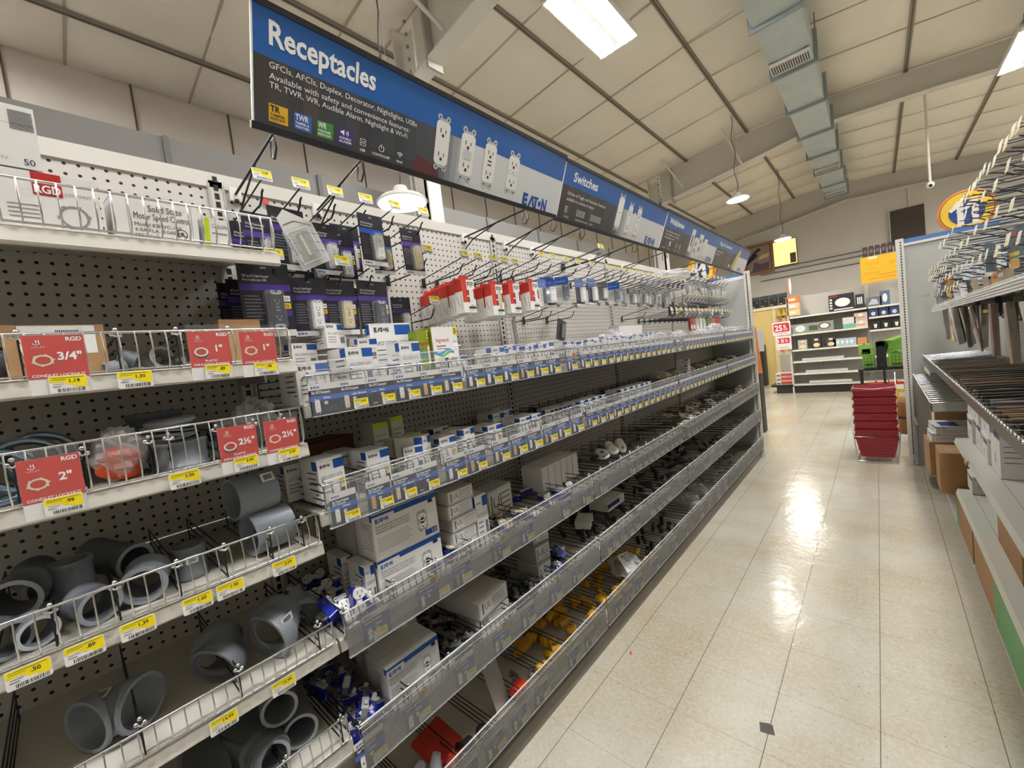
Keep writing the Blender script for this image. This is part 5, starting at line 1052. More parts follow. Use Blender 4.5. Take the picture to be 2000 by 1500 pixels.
for zz in (.036, .026): mb.rrect(.264, .282, zz-.0, zz+.0075, .002, TXTW, -.0008); mb.rrect(.2655, .2805, zz+.0015, zz+.006, .0015, mat('3C3D42', .4), -.0011)
mb.text('USB', .273, .012, .0065, TXTW, None, -.0008, 'C', .02); mb.sweep([(.331+.008*math.sin(a*.55+.5), -.001, .034+.008*math.cos(a*.55+.5)) for a in range(11)], .0009, TXTW, 4); mb.rect(.3302, .3318, .035, .045, TXTW, -.001)
mb.text('CONTROLLED', .331, .013, .0062, TXTW, .058, -.0008, 'C', .02)
for r in (.004, .008, .012): mb.sweep([(.393+r*math.sin(a*.35-.9), -.001, .028+r*math.cos(a*.35-.9)) for a in range(6)], .0009, TXTW, 4)
mb.disc(.393, .028, .0014, .0014, TXTW, -.001, 8); mb.text('Wi-Fi', .393, .012, .0065, TXTW, None, -.0008, 'C', .02)
for x, z, w, h, kd in ((.545, .045, .056, .125, 1), (.655, .038, .064, .128, 9), (.765, .040, .058, .125, 2), (.895, .043, .062, .115, 0)):
    recep(mb, x, z, w, h, mat('E9E8E5', .35), 1 if kd == 9 else kd, -.001)
    if kd == 9: mb.rect(x-w*.3, x+w*.3, z+h*.40, z+h*.60, mat('C9CACC', .4), -.002)
logo(mb, .975, .004, .044, mat('1450A0', .35), -.0008)
finish(t, mb, W0, H); t.location = (-1.062, YS[0], 2.083); t.rotation_euler = (TL_, 0, LG)
W1 = YS[2]-YS[1]-.004
t, mb, H = banner(W1, 'blue and charcoal overhead sign reading Switches, second of the row')
wedge_photo(mb, 0, .50, 0, H*.62, ['3A3633', '4A4039', '3C3B3D', '3F3A38', '35363B', '4A4440', '3E3C3E', '38393E', '45403E', '3F4044'])
wedge_photo(mb, .50, .66, 0, H*.62, ['4C4A4A', '5C5B5C', '757677', '93959A', 'AFB1B3', 'C4C6C8'])
mb.text('Switches', .075, .172, .038, TXTW, .215, -.0008, 'L', .025); mb.text('Full line of Toggle and Decorator Switches', .05, .112, .013, TXTW, .35, -.0008); mb.text('available in a variety of colors', .05, .088, .013, TXTW, .24, -.0008)
for q, x in enumerate((.05, .15, .28)):
    for j in range(1+min(q+1, 3) if q else 1): mb.rrect(x+j*.026, x+j*.026+.022, .035, .062, .003, TXTW, -.0008); mb.rrect(x+j*.026+.002, x+j*.026+.020, .037, .060, .003, mat('3A3B3E', .4), -.0011); mb.rect(x+j*.026+.009, x+j*.026+.013, .04, .056, TXTW, -.0014)
    mb.text(['1/2 POLE', 'SINGLE POLE & 3-WAY', '4-WAY'][q], x, .014, .008, TXTW, None, -.0008)
for x, z, w, h, kd in ((.555, .045, .062, .15, 4), (.675, .035, .052, .14, 1), (.79, .038, .055, .14, 0)): recep(mb, x, z, w, h, mat('E9E8E5', .35), kd, -.001)
mb.box(.73, .745, -.002, 0, .04, .15, mat('E9E8E5', .35)); logo(mb, .94, .010, .040, mat('1450A0', .35), -.0008)
finish(t, mb, W1, H); t.location = (-1.066, YS[1]+.012, 2.076); t.rotation_euler = (TL_, 0, LG)
W2 = YS[3]-YS[2]-.004
t, mb, H = banner(W2, 'blue and charcoal overhead sign reading Wallplates, third of the row')
wedge_photo(mb, 0, .50, 0, H*.62, ['3A3D44', '43474E', '3F3D3E', '4A4644', '3E4046', '45403E']); wedge_photo(mb, .5, .64, 0, H*.62, ['5C5F62', '80838A', 'A5A8AA', 'C0C2C4'])
mb.text('Wallplates', .06, .172, .034, TXTW, .27, -.0008, 'L', .025)
for q in range(3): mb.text(['Nylon, polycarbonate, stainless steel and', 'mid-size wallplates in a variety of colors', 'and configurations to match'][q], .04, .118-.02*q, .011, TXTW, None, -.0008)
for q, x in enumerate((.05, .15, .27, .34)): mb.rect(x, x+.022, .035, .065, mat(['3A3B3E', 'E8E8E8', '8E8F92', 'C98A8A'][q], .4), -.0008); mb.text(['STANDARD', 'MID-SIZE', 'JUMBO', 'COLOR'][q], x-.01, .014, .007, TXTW, None, -.0008)
for q, (x, z, w, h) in enumerate([(.55, .04, .07, .16), (.65, .015, .07, .14), (.74, .03, .09, .16), (.86, .04, .08, .13), (.93, .03, .08, .11)]):
    mb.rrect(x-w/2, x+w/2, z, z+h, .004, mat('DEDEDC', .35), -.001-.0004*q)
    for s in (.32, .68):
        if q in (1, 2): mb.disc(x, z+h*s, w*.26, h*.12, mat('8A8B8E', .4), -.0013-.0004*q, 12)
    if q == 0: mb.rect(x-.012, x+.012, z+h*.25, z+h*.75, mat('55565A', .4), -.0014)
logo(mb, .98, .012, .038, mat('1450A0', .35), -.0008); finish(t, mb, W2, H); t.location = (-1.062, YS[2]+.008, 2.078); t.rotation_euler = (TL_, 0, LG)
W3 = YS[4]-YS[3]
t, mb, H = banner(W3, 'overhead sign reading Plugs & Connectors, farthest of the row')
wedge_photo(mb, 0, .62, 0, H*.62, ['3E4248', '44423F', '3A3C40', '4E4844', '3E4046']); wedge_photo(mb, .62, .72, 0, H*.62, ['7A7D80', 'B0B2B4'])
mb.text('Plugs & Connectors', .06, .175, .028, TXTW, .4, -.0008, 'L', .02); mb.text('Residential and commercial', .04, .115, .012, TXTW, None, -.0008); mb.text('grade devices', .04, .09, .012, TXTW, None, -.0008)
mb.poly([(.60, .02), (.66, .02), (.80, .17), (.78, .22), (.72, .18)], mat('C9C24A', .4), -.001); mb.poly([(.52, .03), (.56, .05), (.66, .14), (.63, .16)], mat('2B2B2E', .4), -.0012); mb.disc(.52, .035, .02, .015, WHITE, -.0014, 10)
logo(mb, .86, .014, .030, mat('1450A0', .35), -.0008); finish(t, mb, W3, H); t.location = (-1.062, YS[3]+.008, 2.08); t.rotation_euler = (TL_, 0, LG)
# sign arms reaching out from the pegboard
for q, (y, y2) in enumerate([(.455, .47), (.71, .72), (1.42, 1.53), (1.72, 1.75), (1.95, 2.02), (2.6, 2.68), (3.1, 3.2), (3.9, 3.95), (4.4, 4.5)]):
    t = thing('sign_arm', '%s black arm from the left holding up the blue signs' % nth(q+1), 'sign bracket', (XB, y, 2.08), 0, 'sign arms')
    mb = MB(); mb.sweep([(.0, 0, 0), (.02, 0, .0), (.37, y2-y, .055), (.41, y2-y, .12)], .0038, BLACK, 6); mb.sweep([(.0, 0.01, -.05), (.06, .01, -.02), (.20, (y2-y)*.5, .03)], .003, BLACK, 6); mb.build('arm_rod', t)
    mb = MB(); mb.sweep([(.30, y2-y, .04), (.29, y2-y, .0), (.31, y2-y, -.01), (.33, y2-y, .01), (.325, y2-y, .045)], .0028, BLACK, 5); mb.build('hook_loop', t)
    mb = MB(); mb.box(.0, .012, -.016, .016, -.022, .02, mat('DCDAD4', .4)); mb.ball(.014, 0, -.022, .007, INK, 5); mb.build('plastic_base', t)
# ================================================================= RIGHT GONDOLA (faces -x)
XR = .30; RY1 = 5.33; XRB = .78
t = thing('gondola_shelving', 'right hand gondola whose shelves come toward the viewer at the right edge', 'shelving', (XR, RY1, 0), RG)
# local x runs toward the viewer, local y into the shelving
LR = RY1+1.2
mb = MB(); mb.box(.02, LR, XRB-XR, XRB-XR+.01, .1, 2.1, pegmat('A9A59C')); mb.build('back_panel', t)
for z, x0, x1, dd in ((.365, 1.9, LR, 0), (.68, 1.95, LR, 0)):
    mb = MB(); h = .03; mb.extr_x([(0, z), (-.012, z+.004), (-.004, z+h), (.0, z+h), (XRB-XR, z+h), (XRB-XR, z+h-.006), (.01, z+h-.006), (.008, z)], x0, x1, mat('D2D0C4', .4))
    for i in range(int((x1-x0)/.0254)):
        if x0+.0254*i > 3.6: break
        for q in (0, 1, 2): mb.add([(x0+.02+.0254*i, .05+.09*q, z+h+.0005), (x0+.02+.0254*i+.008, .05+.09*q, z+h+.0005), (x0+.02+.0254*i+.008, .054+.09*q, z+h+.0005), (x0+.02+.0254*i, .054+.09*q, z+h+.0005)], [(0, 1, 2, 3)], mat('55534C', .7))
    mb.build('shelf', t)
mb = MB(); mb.box(.1, LR, .02, XRB-XR, .03, .07, STEEL); mb.box(.1, LR, .05, .06, 0, .04, STEELD); mb.build('base_deck', t)
for z in (.42,):
    mb = MB(); mb.box(.02, 1.6, 0, XRB-XR, z, z+.025, STEEL); mb.build('shelf', t)
RGT = t
mb = MB(); mb.box(.03, .62, 0, .012, .0, 2.08, mat('A3A39C', .5, 0, 0, .06, 2.)); mb.box(.03, .62, -.002, 0, 1.585, 1.59, STEELD); t = mb.build('end_panel', RGT, (.01, XR-.18 and -(XR-.18), 0), PI/2)
mb = MB(); mb.box(-.025, .03, -.012, .03, 0, 2.13, STEEL)
for j in range(82): mb.box(.004, .012, -.0135, -.0115, .03+j*.0254, .047+j*.0254, BLACK)
mb.build('front_upright', t); mb = MB(); mb.box(.03, .62, -.01, .02, 2.08, 2.12, mat('44699C', .5)); mb.box(.03, .62, -.012, .022, 2.06, 2.082, STEEL); mb.build('top_rail', t)
# hooks with cream tags on the right gondola
def rhook():
    t = thing('peg_hook', '', 'peg hook'); mb = MB(); mb.sweep([(0, 0, 0), (0, -.36, 0), (0, -.39, .02), (0, -.42, .03)], .003, WIREB, 5); mb.build('lower_rod', t)
    mb = MB(); mb.sweep([(0, 0, .025), (0, -.3, .05), (0, -.43, .055)], .0026, WIREB, 5); mb.build('tag_wire', t)
    mb = MB(); mb.rrect(-.022, .022, 0, .04, .003, mat('E6DFC6', .5), -.001, .001); mb.rect(-.016, .014, .008, .016, mat('D8C86A', .5), -.0014); mb.build('price_tag', t, (0, -.435, .03), (-.2, 0, 0)); return t
RH = rhook()
q = 0
for z, ys in ((1.92, [1.62+.09*k for k in range(19)]), (1.83, [1.7+.22*k for k in range(12)]), (1.72, [1.9+.22*k for k in range(15)]), (1.60, [1.7+.17*k for k in range(18)]), (1.52, [3.4+.15*k for k in range(11)]), (1.66, [3.9+.14*k for k in range(9)])):
    for y in ys:
        q += 1; put(RH, (XRB-.01, y+.0, z+random.uniform(-.012, .012)), RG+random.uniform(-.04, .04), 'dark peg hook with a cream tag on the right gondola', 'right gondola hooks with cream tags')
cols = ['C9C9CC', '3E3F44', '6A4A3A', '8A8A8C', '55606A', 'B08A4A', '7A3E34', '4E5E4A', '9A8A70', 'D8D4C8']
q = 0
for z, y0, n, st in ((1.72, 1.9, 14, .22), (1.60, 1.7, 18, .17), (1.52, 1.75, 20, .15), (1.66, 3.9, 8, .14)):
    for k in range(n):
        q += 1; y = y0+st*k
        if y > 5.1: break
        wb = z == 1.72 and k in (7, 8, 9); c = 'D2D4D8' if wb else random.choice(cols)
        t = thing('hanging_pack', '%s right hand hanging pack from the near end of %s' % (nth(k+1), {1.72: 'the upper hook row', 1.60: 'the middle hook row', 1.52: 'the row above the metal shelf', 1.66: 'the short far row'}[z]), 'blister pack', (.385+random.uniform(-.03, .08), y, z-.13), (random.uniform(-.1, .2), 0, RG+random.uniform(-.3, .3)))
        w = random.uniform(.04, .06)+(.02 if wb else 0); hh = random.uniform(.10, .145)
        mb = MB(); mb.box(-w, w, 0, .05 if wb else .02, .12-hh, .12, mat(c, .4)); mb.rect(-w*.8, w*.8, .125-hh, .14-hh, mat(random.choice(['E8E4D8', 'D8C04A', '2E2E32']), .5), -.0006); mb.rect(-w*.7, w*.3, .09, .105, mat(random.choice(['E8E4D8', 'B03A2E']), .5), -.0006); mb.build('card', t)
        MB().rrect(-.006, .006, .12, .132, .002, mat(c, .4), 0, .002).build('hang_tab', t)
# shiny wire shelf and trays
t = thing('wire_tray_shelf', 'shiny metal shelf edge with chrome rods above the hanging sleeves on the right', 'shelf', (.33, 4.6, 1.438), (0, -.0196, RG))
mb = MB(); mb.extr_x([(0, 0), (-.004, .028), (.02, .04), (.4, .04), (.4, .034), (.02, .03), (.006, .0)], 0, 4.2, mat('EDEDEE', .25, .2)); mb.build('shelf_edge', t)
mb = MB()
for k in range(5): mb.sweep([(0, -.008-.003*k, .036-.011*k), (4.2, -.008-.003*k, .036-.011*k)], .0035, mat('F2F2F2', .2, .5), 6)
mb.build('rods', t)
MB().cyl((0, -.01, -.006), (4.2, -.01, -.006), .004, CHROME, 6).build('front_rod', t)
for q in range(26):
    c = ['D9CFC4', '4A4744', 'C9A8A0', 'DDD6CC', 'E4E0DA', '3A3836', 'CFC2B4'][q % 7]; y = 1.5+.098*q
    t = thing('sleeve_pack', '%s plastic sleeve from the right hanging under the shiny shelf edge' % nth(q+1), 'blister pack', (.325+.015*(q % 3), y, 1.25), (random.uniform(-.05, .15), random.uniform(-.06, .1), RG+random.uniform(-.5, .2)), 'sleeves under the shiny shelf')
    mb = MB(); mb.rrect(-.035, .035, 0, .20, .006, clear(c, .7, .2), 0, .006); mb.rect(-.02, .02, .01, .04, mat(['E0D23A', 'E8E4D8', 'B8B09C'][q % 3], .5), -.0008); mb.rect(-.028, .028, .1, .14, mat(['B9746A', '8C8A86', 'D8D4CC'][q % 3], .5), -.0008); mb.build('sleeve', t)
for zz, x0, y0_, Lt, l in ((1.005, .29, 5.25, 3.9, 'long dark edged wire tray across the middle of the right gondola'), (.83, .22, 5.28, 1.7, 'short chrome wire tray at the far end of the right gondola')):
    t = thing('wire_tray', l, 'tray', (x0, y0_, zz), RG)
    mb = MB(); mb.box(0, Lt, -.003, .003, .0, .045, mat('4A4B4E', .3, .6)); mb.build('front_strip', t)
    mb = MB()
    k = 0
    while k*.045 < Lt: mb.sweep([(k*.045, 0, .045), (k*.045, .36, .06)], .0022, CHROME if k % 2 else WIREB, 4, False); mb.ball(k*.045, -.004, .05, .0055, CHROME, 5); k += 1
    mb.sweep([(0, 0, .05), (Lt, 0, .05)], .003, CHROME, 5); mb.sweep([(0, .36, .06), (Lt, .36, .06)], .003, CHROME, 5); mb.build('rods', t)
    MB().box(0, Lt, .0, .42, -.006, -.0, mat('77736A', .5)).build('tray_floor', t)
q = 0
for k in range(30):
    q += 1; y = 1.6+.11*k; c = random.choice(['B08C6C', '9A7858', '3A3734', '2C2A29', '4A443E', 'A9A9AC', 'B9967A'])
    t = thing('packed_part', '%s long narrow pack lying in the dark edged tray, counted from the right' % nth(q), 'pack', (.335, y, 1.012), (0, 0, RG+random.uniform(-.08, .08)), 'packs lying in the dark edged tray'); h = random.uniform(.012, .034)
    mb = MB(); mb.box(-.03, .03, 0, .32, 0, h, mat(c, .5)); mb.rect(-.025, .025, .002, h*.7, mat('8A8478', .5), -.0005); mb.build('pack_body', t)
for k in range(7): 
    t = thing('card_ticket', '%s cream ticket clipped under the far tray of the right gondola' % nth(k+1), 'price tag', (.265, 4.75-.07*k, .965), RG, 'tickets under the far tray'); MB().rrect(-.025, .025, 0, .035, .002, mat('E2DCBE', .5), -.001, 0).build('ticket', t)
# white boxes, cartons
def rb(label, w, h, d, loc, rz=0, m=None, navy=True, group=None):
    t = thing('parts_carton', label, 'box', loc, RG+rz, group); m = m or WHITEB
    mb = MB(); mb.box(-w/2, w/2, 0, d, 0, h, m)
    if navy:
        mb.rect(-w/2, w/2, h*.72, h*.9, mat('1E3470', .4), -.0005); mb.rect(-w*.35, -w*.05, h*.68, h*.94, WHITEB, -.0008); logo(mb, -w*.32, h*.74, h*.1, INK, -.001); mb.rect(-w*.02, w*.02, h*.2, h*.42, INK, -.0006)
        mb.add([(w/2+.0005, .005, h*.80), (w/2+.0005, .005, h*.93), (w/2+.0005, d, h*.93), (w/2+.0005, d, h*.80)], [(3, 2, 1, 0)], mat('C9CCD6', .5)); 
        M0 = mb.M; mb.M = Matrix.Translation((w/2+.0008, d*.1, 0)) @ Matrix.Rotation(PI/2, 4, 'Z'); logo(mb, 0, h*.82, h*.09, INK, -.0004); [mb.rect(0, d*.5, h*(.6-.1*q), h*(.615-.1*q), INKG, -.0003) for q in range(4)]; mb.M = M0
    mb.build('printed_carton', t); mb = MB(); mb.box(-w/2, w/2, 0, d, h, h+.001, mat('E9E7E3', .5) if navy else mat('B08C66', .7)); mb.box(-w*.2, w*.4, d*.1, d*.4, h+.001, h+.0014, mat('2A3F86', .5) if navy else mat('B99874', .6)); mb.build('lid', t); return t
rb('white carton with a navy band standing at the top of the carton pile', .22, .12, .26, (.30, 4.62, .70))
rb('brown carton with a white shipping label under the navy banded one', .40, .19, .40, (.285, 4.62, .505), 0, CARTON, False); place(MB().rrect(-.09, .09, 0, .13, .004, WHITEB, 0, .001).build('shipping_label'), 'white shipping label stuck on the brown carton under the navy band', 'label', (.2835, 4.56, .53), (0, 0, RG))
rb('white envelope like carton at the middle of the brown cartons', .24, .055, .3, (.25, 4.15, .585), .1, WHITEB); rb('lower white parts carton beneath the envelope like one', .2, .06, .25, (.235, 4.18, .52), .05)
rb('brown carton jutting out below the white ones', .26, .24, .34, (.22, 4.22, .275), .05, CARTON, False); rb('second brown carton in front, nearer the viewer', .24, .26, .36, (.245, 3.80, .28), 0, CARTON, False)
rb('brown carton low at the end of the lower shelf', .36, .25, .4, (.30, 4.72, .10), 0, CARTON, False)
place(MB().box(0, .34, 0, .01, 0, .33, mat('6E7278', .45)).box(0, .34, -.02, .01, -.01, 0, mat('6E7278', .45)).build('grey_divider_plate'), 'dark grey metal plate beside the end panel', 'plate', (.19, 4.98, .20), (0, 0, RG))
for q, (y, z, h) in enumerate([(3.34, .712, .13), (3.13, .712, .14), (2.92, .712, .12), (3.34, .845, .11), (3.13, .855, .09), (2.92, .835, .11)]): rb('%s white parts carton in the row on the perforated shelf' % nth(q+1), .19, h, .10, (.348+.006*(q % 2), y, z), random.uniform(-.03, .03))
rb('white carton with the word mark nearest the viewer on the perforated shelf', .19, .225, .10, (.352, 2.69, .712), 0)
rb('small white carton below the perforated shelf near the gap', .16, .10, .2, (.345, 3.42, .397), 0); rb('brown carton on the lower right shelf', .42, .24, .40, (.35, 2.50, .397), 0, CARTON, False)
rb('tall brown carton at the right edge on the perforated shelf', .2, .30, .3, (.40, 2.02, .712), 0, CARTOND, False)
GRN = mat('4E9A4A', .5)
t = thing('green_carton', 'long brown and green carton lying at floor level on the right', 'box', (.315, 3.1, .07), RG)
MB().box(.55, 1.35, 0, .4, 0, .25, GRN).build('green_half', t); mb = MB(); mb.box(0, .55, 0, .4, 0, .25, CARTON); mb.poly([(.52, 0), (.60, 0), (.56, .25), (.5, .25)], GRN, -.0006); mb.build('brown_half', t)
t = thing('green_carton', 'green carton with a white label on the lower right shelf', 'box', (.40, 2.98, .397), RG); MB().box(-.2, .2, 0, .35, 0, .2, GRN).build('carton', t); MB().box(-.16, .05, -.001, 0, .02, .17, WHITEB).build('white_label', t)
t = thing('green_carton', 'green and brown carton farther along at floor level on the right', 'box', (.315, 3.75, .07), RG); MB().box(0, .1, 0, .3, 0, .24, GRN).build('green_half', t); MB().box(.1, .6, .0, .3, 0, .26, CARTON).build('brown_half', t)
ptag('2.19', (.283, 2.92, .68), RG, 'small yellow price tag on the lip of the perforated shelf', None)
# ================================================================= BASKETS, CART, FAR SHELVES
def basket():
    t = thing('shopping_basket', '', 'basket'); R_ = mat('8E1020', .35)
    mb = MB(); w0, w1, d0, d1, h = .125, .16, .18, .22, .20; th = .004
    def ring(w, d, z): return [(-w, -d, z), (w, -d, z), (w, d, z), (-w, d, z)]
    o = ring(w0, d0, 0)+ring(w1, d1, h); i_ = ring(w0-th, d0-th, th)+ring(w1-th, d1-th, h)
    mb.add(o, [(0, 1, 5, 4), (1, 2, 6, 5), (2, 3, 7, 6), (3, 0, 4, 7), (3, 2, 1, 0)], R_); mb.add(i_, [(4, 5, 1, 0), (5, 6, 2, 1), (6, 7, 3, 2), (7, 4, 0, 3), (0, 1, 2, 3)], R_)
    for r_ in range(4):
        for k in range(11):
            z = .03+.03*r_; f = z/h; w = w0+(w1-w0)*f; d = d0+(d1-d0)*f; x = -w*.8+k*w*.16
            mb.add([(x-.005, -d-.0012, z), (x+.005, -d-.0012, z), (x+.005, -d-.0022, z+.016), (x-.005, -d-.0022, z+.016)], [(0, 1, 2, 3)], mat('4A0A10', .6))
    mb.build('basket_body', t)
    mb = MB()
    for a, b2 in (((-w1-.008, -d1-.008), (w1+.008, -d1+.004)), ((-w1-.008, d1-.004), (w1+.008, d1+.008)), ((-w1-.008, -d1), (-w1+.002, d1)), ((w1-.002, -d1), (w1+.008, d1))): mb.box(a[0], b2[0], a[1], b2[1], h-.012, h+.003, R_)
    mb.build('rim', t)
    mb = MB(); mb.sweep([(-w1-.006, 0, h), (-w1*.9, -.12, h+.008), (0, -.19, h+.004), (w1*.9, -.12, h+.008), (w1+.006, 0, h)], .0035, mat('D8D6D0', .3, .5), 5); mb.build('handle', t); return t
BK = basket()
for k in range(7): put(BK, (-.07, 5.52, .06+.08*k), random.uniform(-.02, .02), '%s red shopping basket up the nested stack at the aisle end' % nth(k+1), 'nested red baskets')
t = thing('basket_stand', 'chrome wire stand holding the red shopping baskets', 'stand', (-.07, 5.52, 0)); mb = MB()
for z, w, d in ((.02, .15, .20), (.27, .165, .22)): mb.sweep([(-w, -d, z), (w, -d, z), (w, d, z), (-w, d, z), (-w, -d, z)], .005, CHROME, 6)
for sx_, sy_ in ((-1, -1), (1, -1), (1, 1), (-1, 1)): mb.sweep([(sx_*.15, sy_*.20, 0), (sx_*.175, sy_*.23, .33)], .005, CHROME, 6)
mb.build('base_frame', t); mb = MB(); mb.sweep([(.17, .22, .0), (.17, .22, .86), (.12, .22, .86), (.12, .22, 0)], .005, CHROME, 6); mb.build('back_post', t)
t = thing('wooden_barrel', 'brown barrel half hidden behind the slotted upright', 'barrel', (.20, 6.25, 0)); MB().lathe([(.10, .12), (.12, .2), (.13, .33), (.12, .46), (.11, .5), (.001, .5)], mat('8A5E2E', .5, 0, 0, .3, 9), 20).build('staves', t); MB().lathe([(.1, 0), (.11, .12), (.001, .12)], mat('D8D6D0', .4), 16).build('base', t); MB().lathe([(.131, .30), (.133, .30), (.133, .33), (.131, .33)], mat('3A2A1A', .5), 20).build('hoop', t)
# green glove cart
t = thing('display_cart', 'black two tier cart with green gloves behind the baskets', 'cart', (.03, 7.6, 0)); K = mat('17181A', .5)
for x in (-.24, .0, .26):
    for y in (-.2, .2): MB().box(x-.012, x+.012, y-.012, y+.012, 0, .74, K).build('leg', t)
for z in (.28, .74): MB().box(-.27, .29, -.22, .22, z-.02, z, K).build('shelf', t)
mb = MB()
for x0 in (-.20, .08):
    for k in range(6): mb.box(x0+.035*k, x0+.035*k+.004, -.226, -.222, .76, .94, K)
    for k in range(5): mb.box(x0, x0+.18, -.226, -.222, .77+.04*k, .774+.04*k, K)
mb.build('wire_basket', t)
G = mat('6FA038', .55)
for q, (x, z, w, h, c) in enumerate([(-.15, .76, .13, .26, '6FA038'), (-.02, .74, .10, .36, '141516'), (.13, .76, .16, .18, '6FA038'), (-.19, .95, .12, .13, '7DAE42'), (-.03, 1.03, .1, .07, '6FA038')]): 
    u = thing('glove_pack', ['green glove pack in the left wire basket of the cart', 'black display box between the green packs', 'green glove pack in the right wire basket of the cart', 'green pack standing on top at the left of the cart', 'green pack on top of the black display box'][q], 'pack', (.03+x, 7.45, z)); mb = MB(); mb.box(-w/2, w/2, 0, .2, 0, h, mat(c, .5)); mb.rect(-w*.3, w*.3, h*.1, h*.2, mat('2A3A1A', .5), -.0006); mb.build('pack_body', u); MB().box(-w*.1, w*.1, .05, .055, h, h+.012, K).build('hang_tab', u)
for q in range(6): 
    u = thing('glove_pack', '%s green glove pack of the leaning heap on the cart' % nth(q+1), 'pack', (.17+.01*q, 7.48, .96+.03*q), (0, -.25, .1*q), 'leaning green gloves'); mb = MB(); mb.rrect(-.11, .11, 0, .03, .012, G, 0, .16); mb.build('pack_body', u)
for q in range(2):
    u = thing('safety_pack', ['left', 'right'][q]+' red and white pack on the lower tier of the cart', 'pack', (-.06+.2*q, 7.42, .42)); mb = MB(); mb.box(-.07, .07, 0, .1, 0, .13, mat('E6E2DC', .5)); mb.rect(-.08, .08, .1, .14, mat('D2452A', .5), -.001); mb.poly([(-.09, .05), (-.04, .1), (.04, .1), (.09, .05), (.05, 0), (-.05, 0)], K, .0005); mb.build('pack_body', u); MB().box(-.01, .01, .04, .05, .13, .15, K).build('hang_tab', u)
u = thing('snack_bag', 'yellow and white bag leaning beside the baskets', 'bag', (.16, 6.22, .5)); MB().box(-.05, .05, 0, .04, 0, .12, mat('D8C040', .5)).build('bag_body', u); MB().box(-.03, .03, -.002, 0, .03, .08, WHITEB).build('label_patch', u)
# far shelving
FY = 10.65; FX0, FXM, FX1 = -1.42, -.14, 1.9
FSB = pegmat('BDBAB2')
for q, (a, b2, lv, l) in enumerate([(FX0, FXM, (1.62, 1.25, .91, .66, .40), 'far shelving bay with lamps and mirrors at the aisle end'), (FXM, 1.05, (1.62, 1.42, 1.17, .66, .40), 'far shelving bay with small bulb boxes behind the cart')]):
    t = thing('gondola_shelving', l, 'shelving', (a, FY, 0), 0, None); L = b2-a; D = .42
    MB().box(.02, L-.02, D, D+.01, .1, 2.08, FSB).build('back_panel', t)
    mb = MB(); mb.box(-.03, .03, D-.01, D+.03, 0, 2.1, STEEL); mb.build('upright', t)
    for z in lv:
        mb = MB(); mb.box(.01, L-.01, 0, D, z, z+.022, mat('D6D4CC', .4)); mb.box(.01, L-.01, -.004, 0, z-.01, z+.024, mat('DEDCD2', .4))
        for k in range(4): mb.rrect(L*(.15+.22*k), L*(.15+.22*k)+.06, z-.008, z+.02, .002, mat('F0ECC0', .5), -.005)
        mb.build('shelf', t)
    mb = MB(); mb.box(0, L, -.02, D, .16, .19, mat('D0CEC6', .45)); mb.build('base_deck', t); MB().box(0, L, .0, .02, 0, .16, mat('1E1C1A', .5)).build('kick_plate', t)
mb = MB(); mb.box(-.03, .0, 0, .44, 0, 2.05, STEEL); o = mb.build('end_panel', None, (FX0, FY, 0)); o.name = 'side_panel'; tag(o, 'light grey side panel of the far shelving left end', 'panel')
def fbox(name, label, x, z, w, h, c, deco=None, dy=.04, d=.15, group=None, rz=0):
    u = thing(name, label, 'box', (x, FY+dy, z), rz, group); mb = MB(); mb.box(-w/2, w/2, 0, d, 0, h, mat(c, .45))
    if deco: deco(mb, w, h)
    mb.build('printed_carton', u); MB().box(-w/2+.004, w/2-.004, d*.48, d*.52, h, h+.002, mat('8C8A84', .5)).build('tape_strip', u); return u
def d_halo(mb, w, h): mb.disc(w*.05, h*.5, w*.3, h*.26, WHITE, -.001); mb.text('HALO', -w*.46, h*.85, h*.1, RED, None, -.001, 'L', .03); [mb.rect(-w*.46, -w*.36, h*(.15+.17*q), h*(.25+.17*q), WHITE, -.001) for q in range(4)]; mb.rect(-w*.3, w*.45, h*.06, h*.12, WHITE, -.001)
fbox('lamp_box', 'black box with a white oval lamp on the top far shelf', -.53, 1.645, .40, .33, '232327', d_halo)
fbox('bulb_box', 'narrow black box with tall bulbs beside the oval lamp box', -.245, 1.645, .13, .27, '26262A', lambda mb, w, h: [mb.rect(-w*.3+q*w*.22, -w*.16+q*w*.22, h*.3, h*.8, WHITE, -.001) for q in range(3)])
fbox('lamp_box', 'grey box with a lamp shape on the top far shelf', -.04, 1.645, .22, .18, '6A6E74', lambda mb, w, h: mb.poly([(-w*.4, h*.2), (w*.3, h*.2), (w*.2, h*.7), (-w*.1, h*.8)], mat('B9BDC2', .4), -.001))
fbox('lamp_box', 'blue grey box with an oval lamp on the top far shelf', .12, 1.645, .14, .27, '5A6A84', lambda mb, w, h: mb.disc(0, h*.5, w*.25, h*.3, WHITEB, -.001))
fbox('switch_display', 'white wall switch display near the slotted upright', .42, 1.70, .08, .13, 'E8E6E0', lambda mb, w, h: mb.rect(-w*.1, w*.1, h*.3, h*.6, INK, -.001), .35, .02)
fbox('mirror_box', 'wide box with mirror and lamp pictures on the second far shelf', -1.05, 1.275, .75, .20, '8E9286', lambda mb, w, h: (mb.disc(-w*.25, h*.5, w*.12, h*.34, mat('D9DCE0', .4), -.001), mb.rect(-w*.05, w*.15, h*.2, h*.7, mat('4A5A3A', .5), -.001), mb.disc(w*.3, h*.55, w*.13, h*.32, mat('3A2E28', .4), -.001), mb.disc(w*.3, h*.55, w*.1, h*.25, mat('E4E4E4', .4), -.0014)))
fbox('lamp_box', 'pale and mint box on the second far shelf', -.43, 1.275, .2, .22, 'D2CCC6', lambda mb, w, h: mb.rect(-w/2, w/2, 0, h*.4, mat('6FB49A', .5), -.001)); 
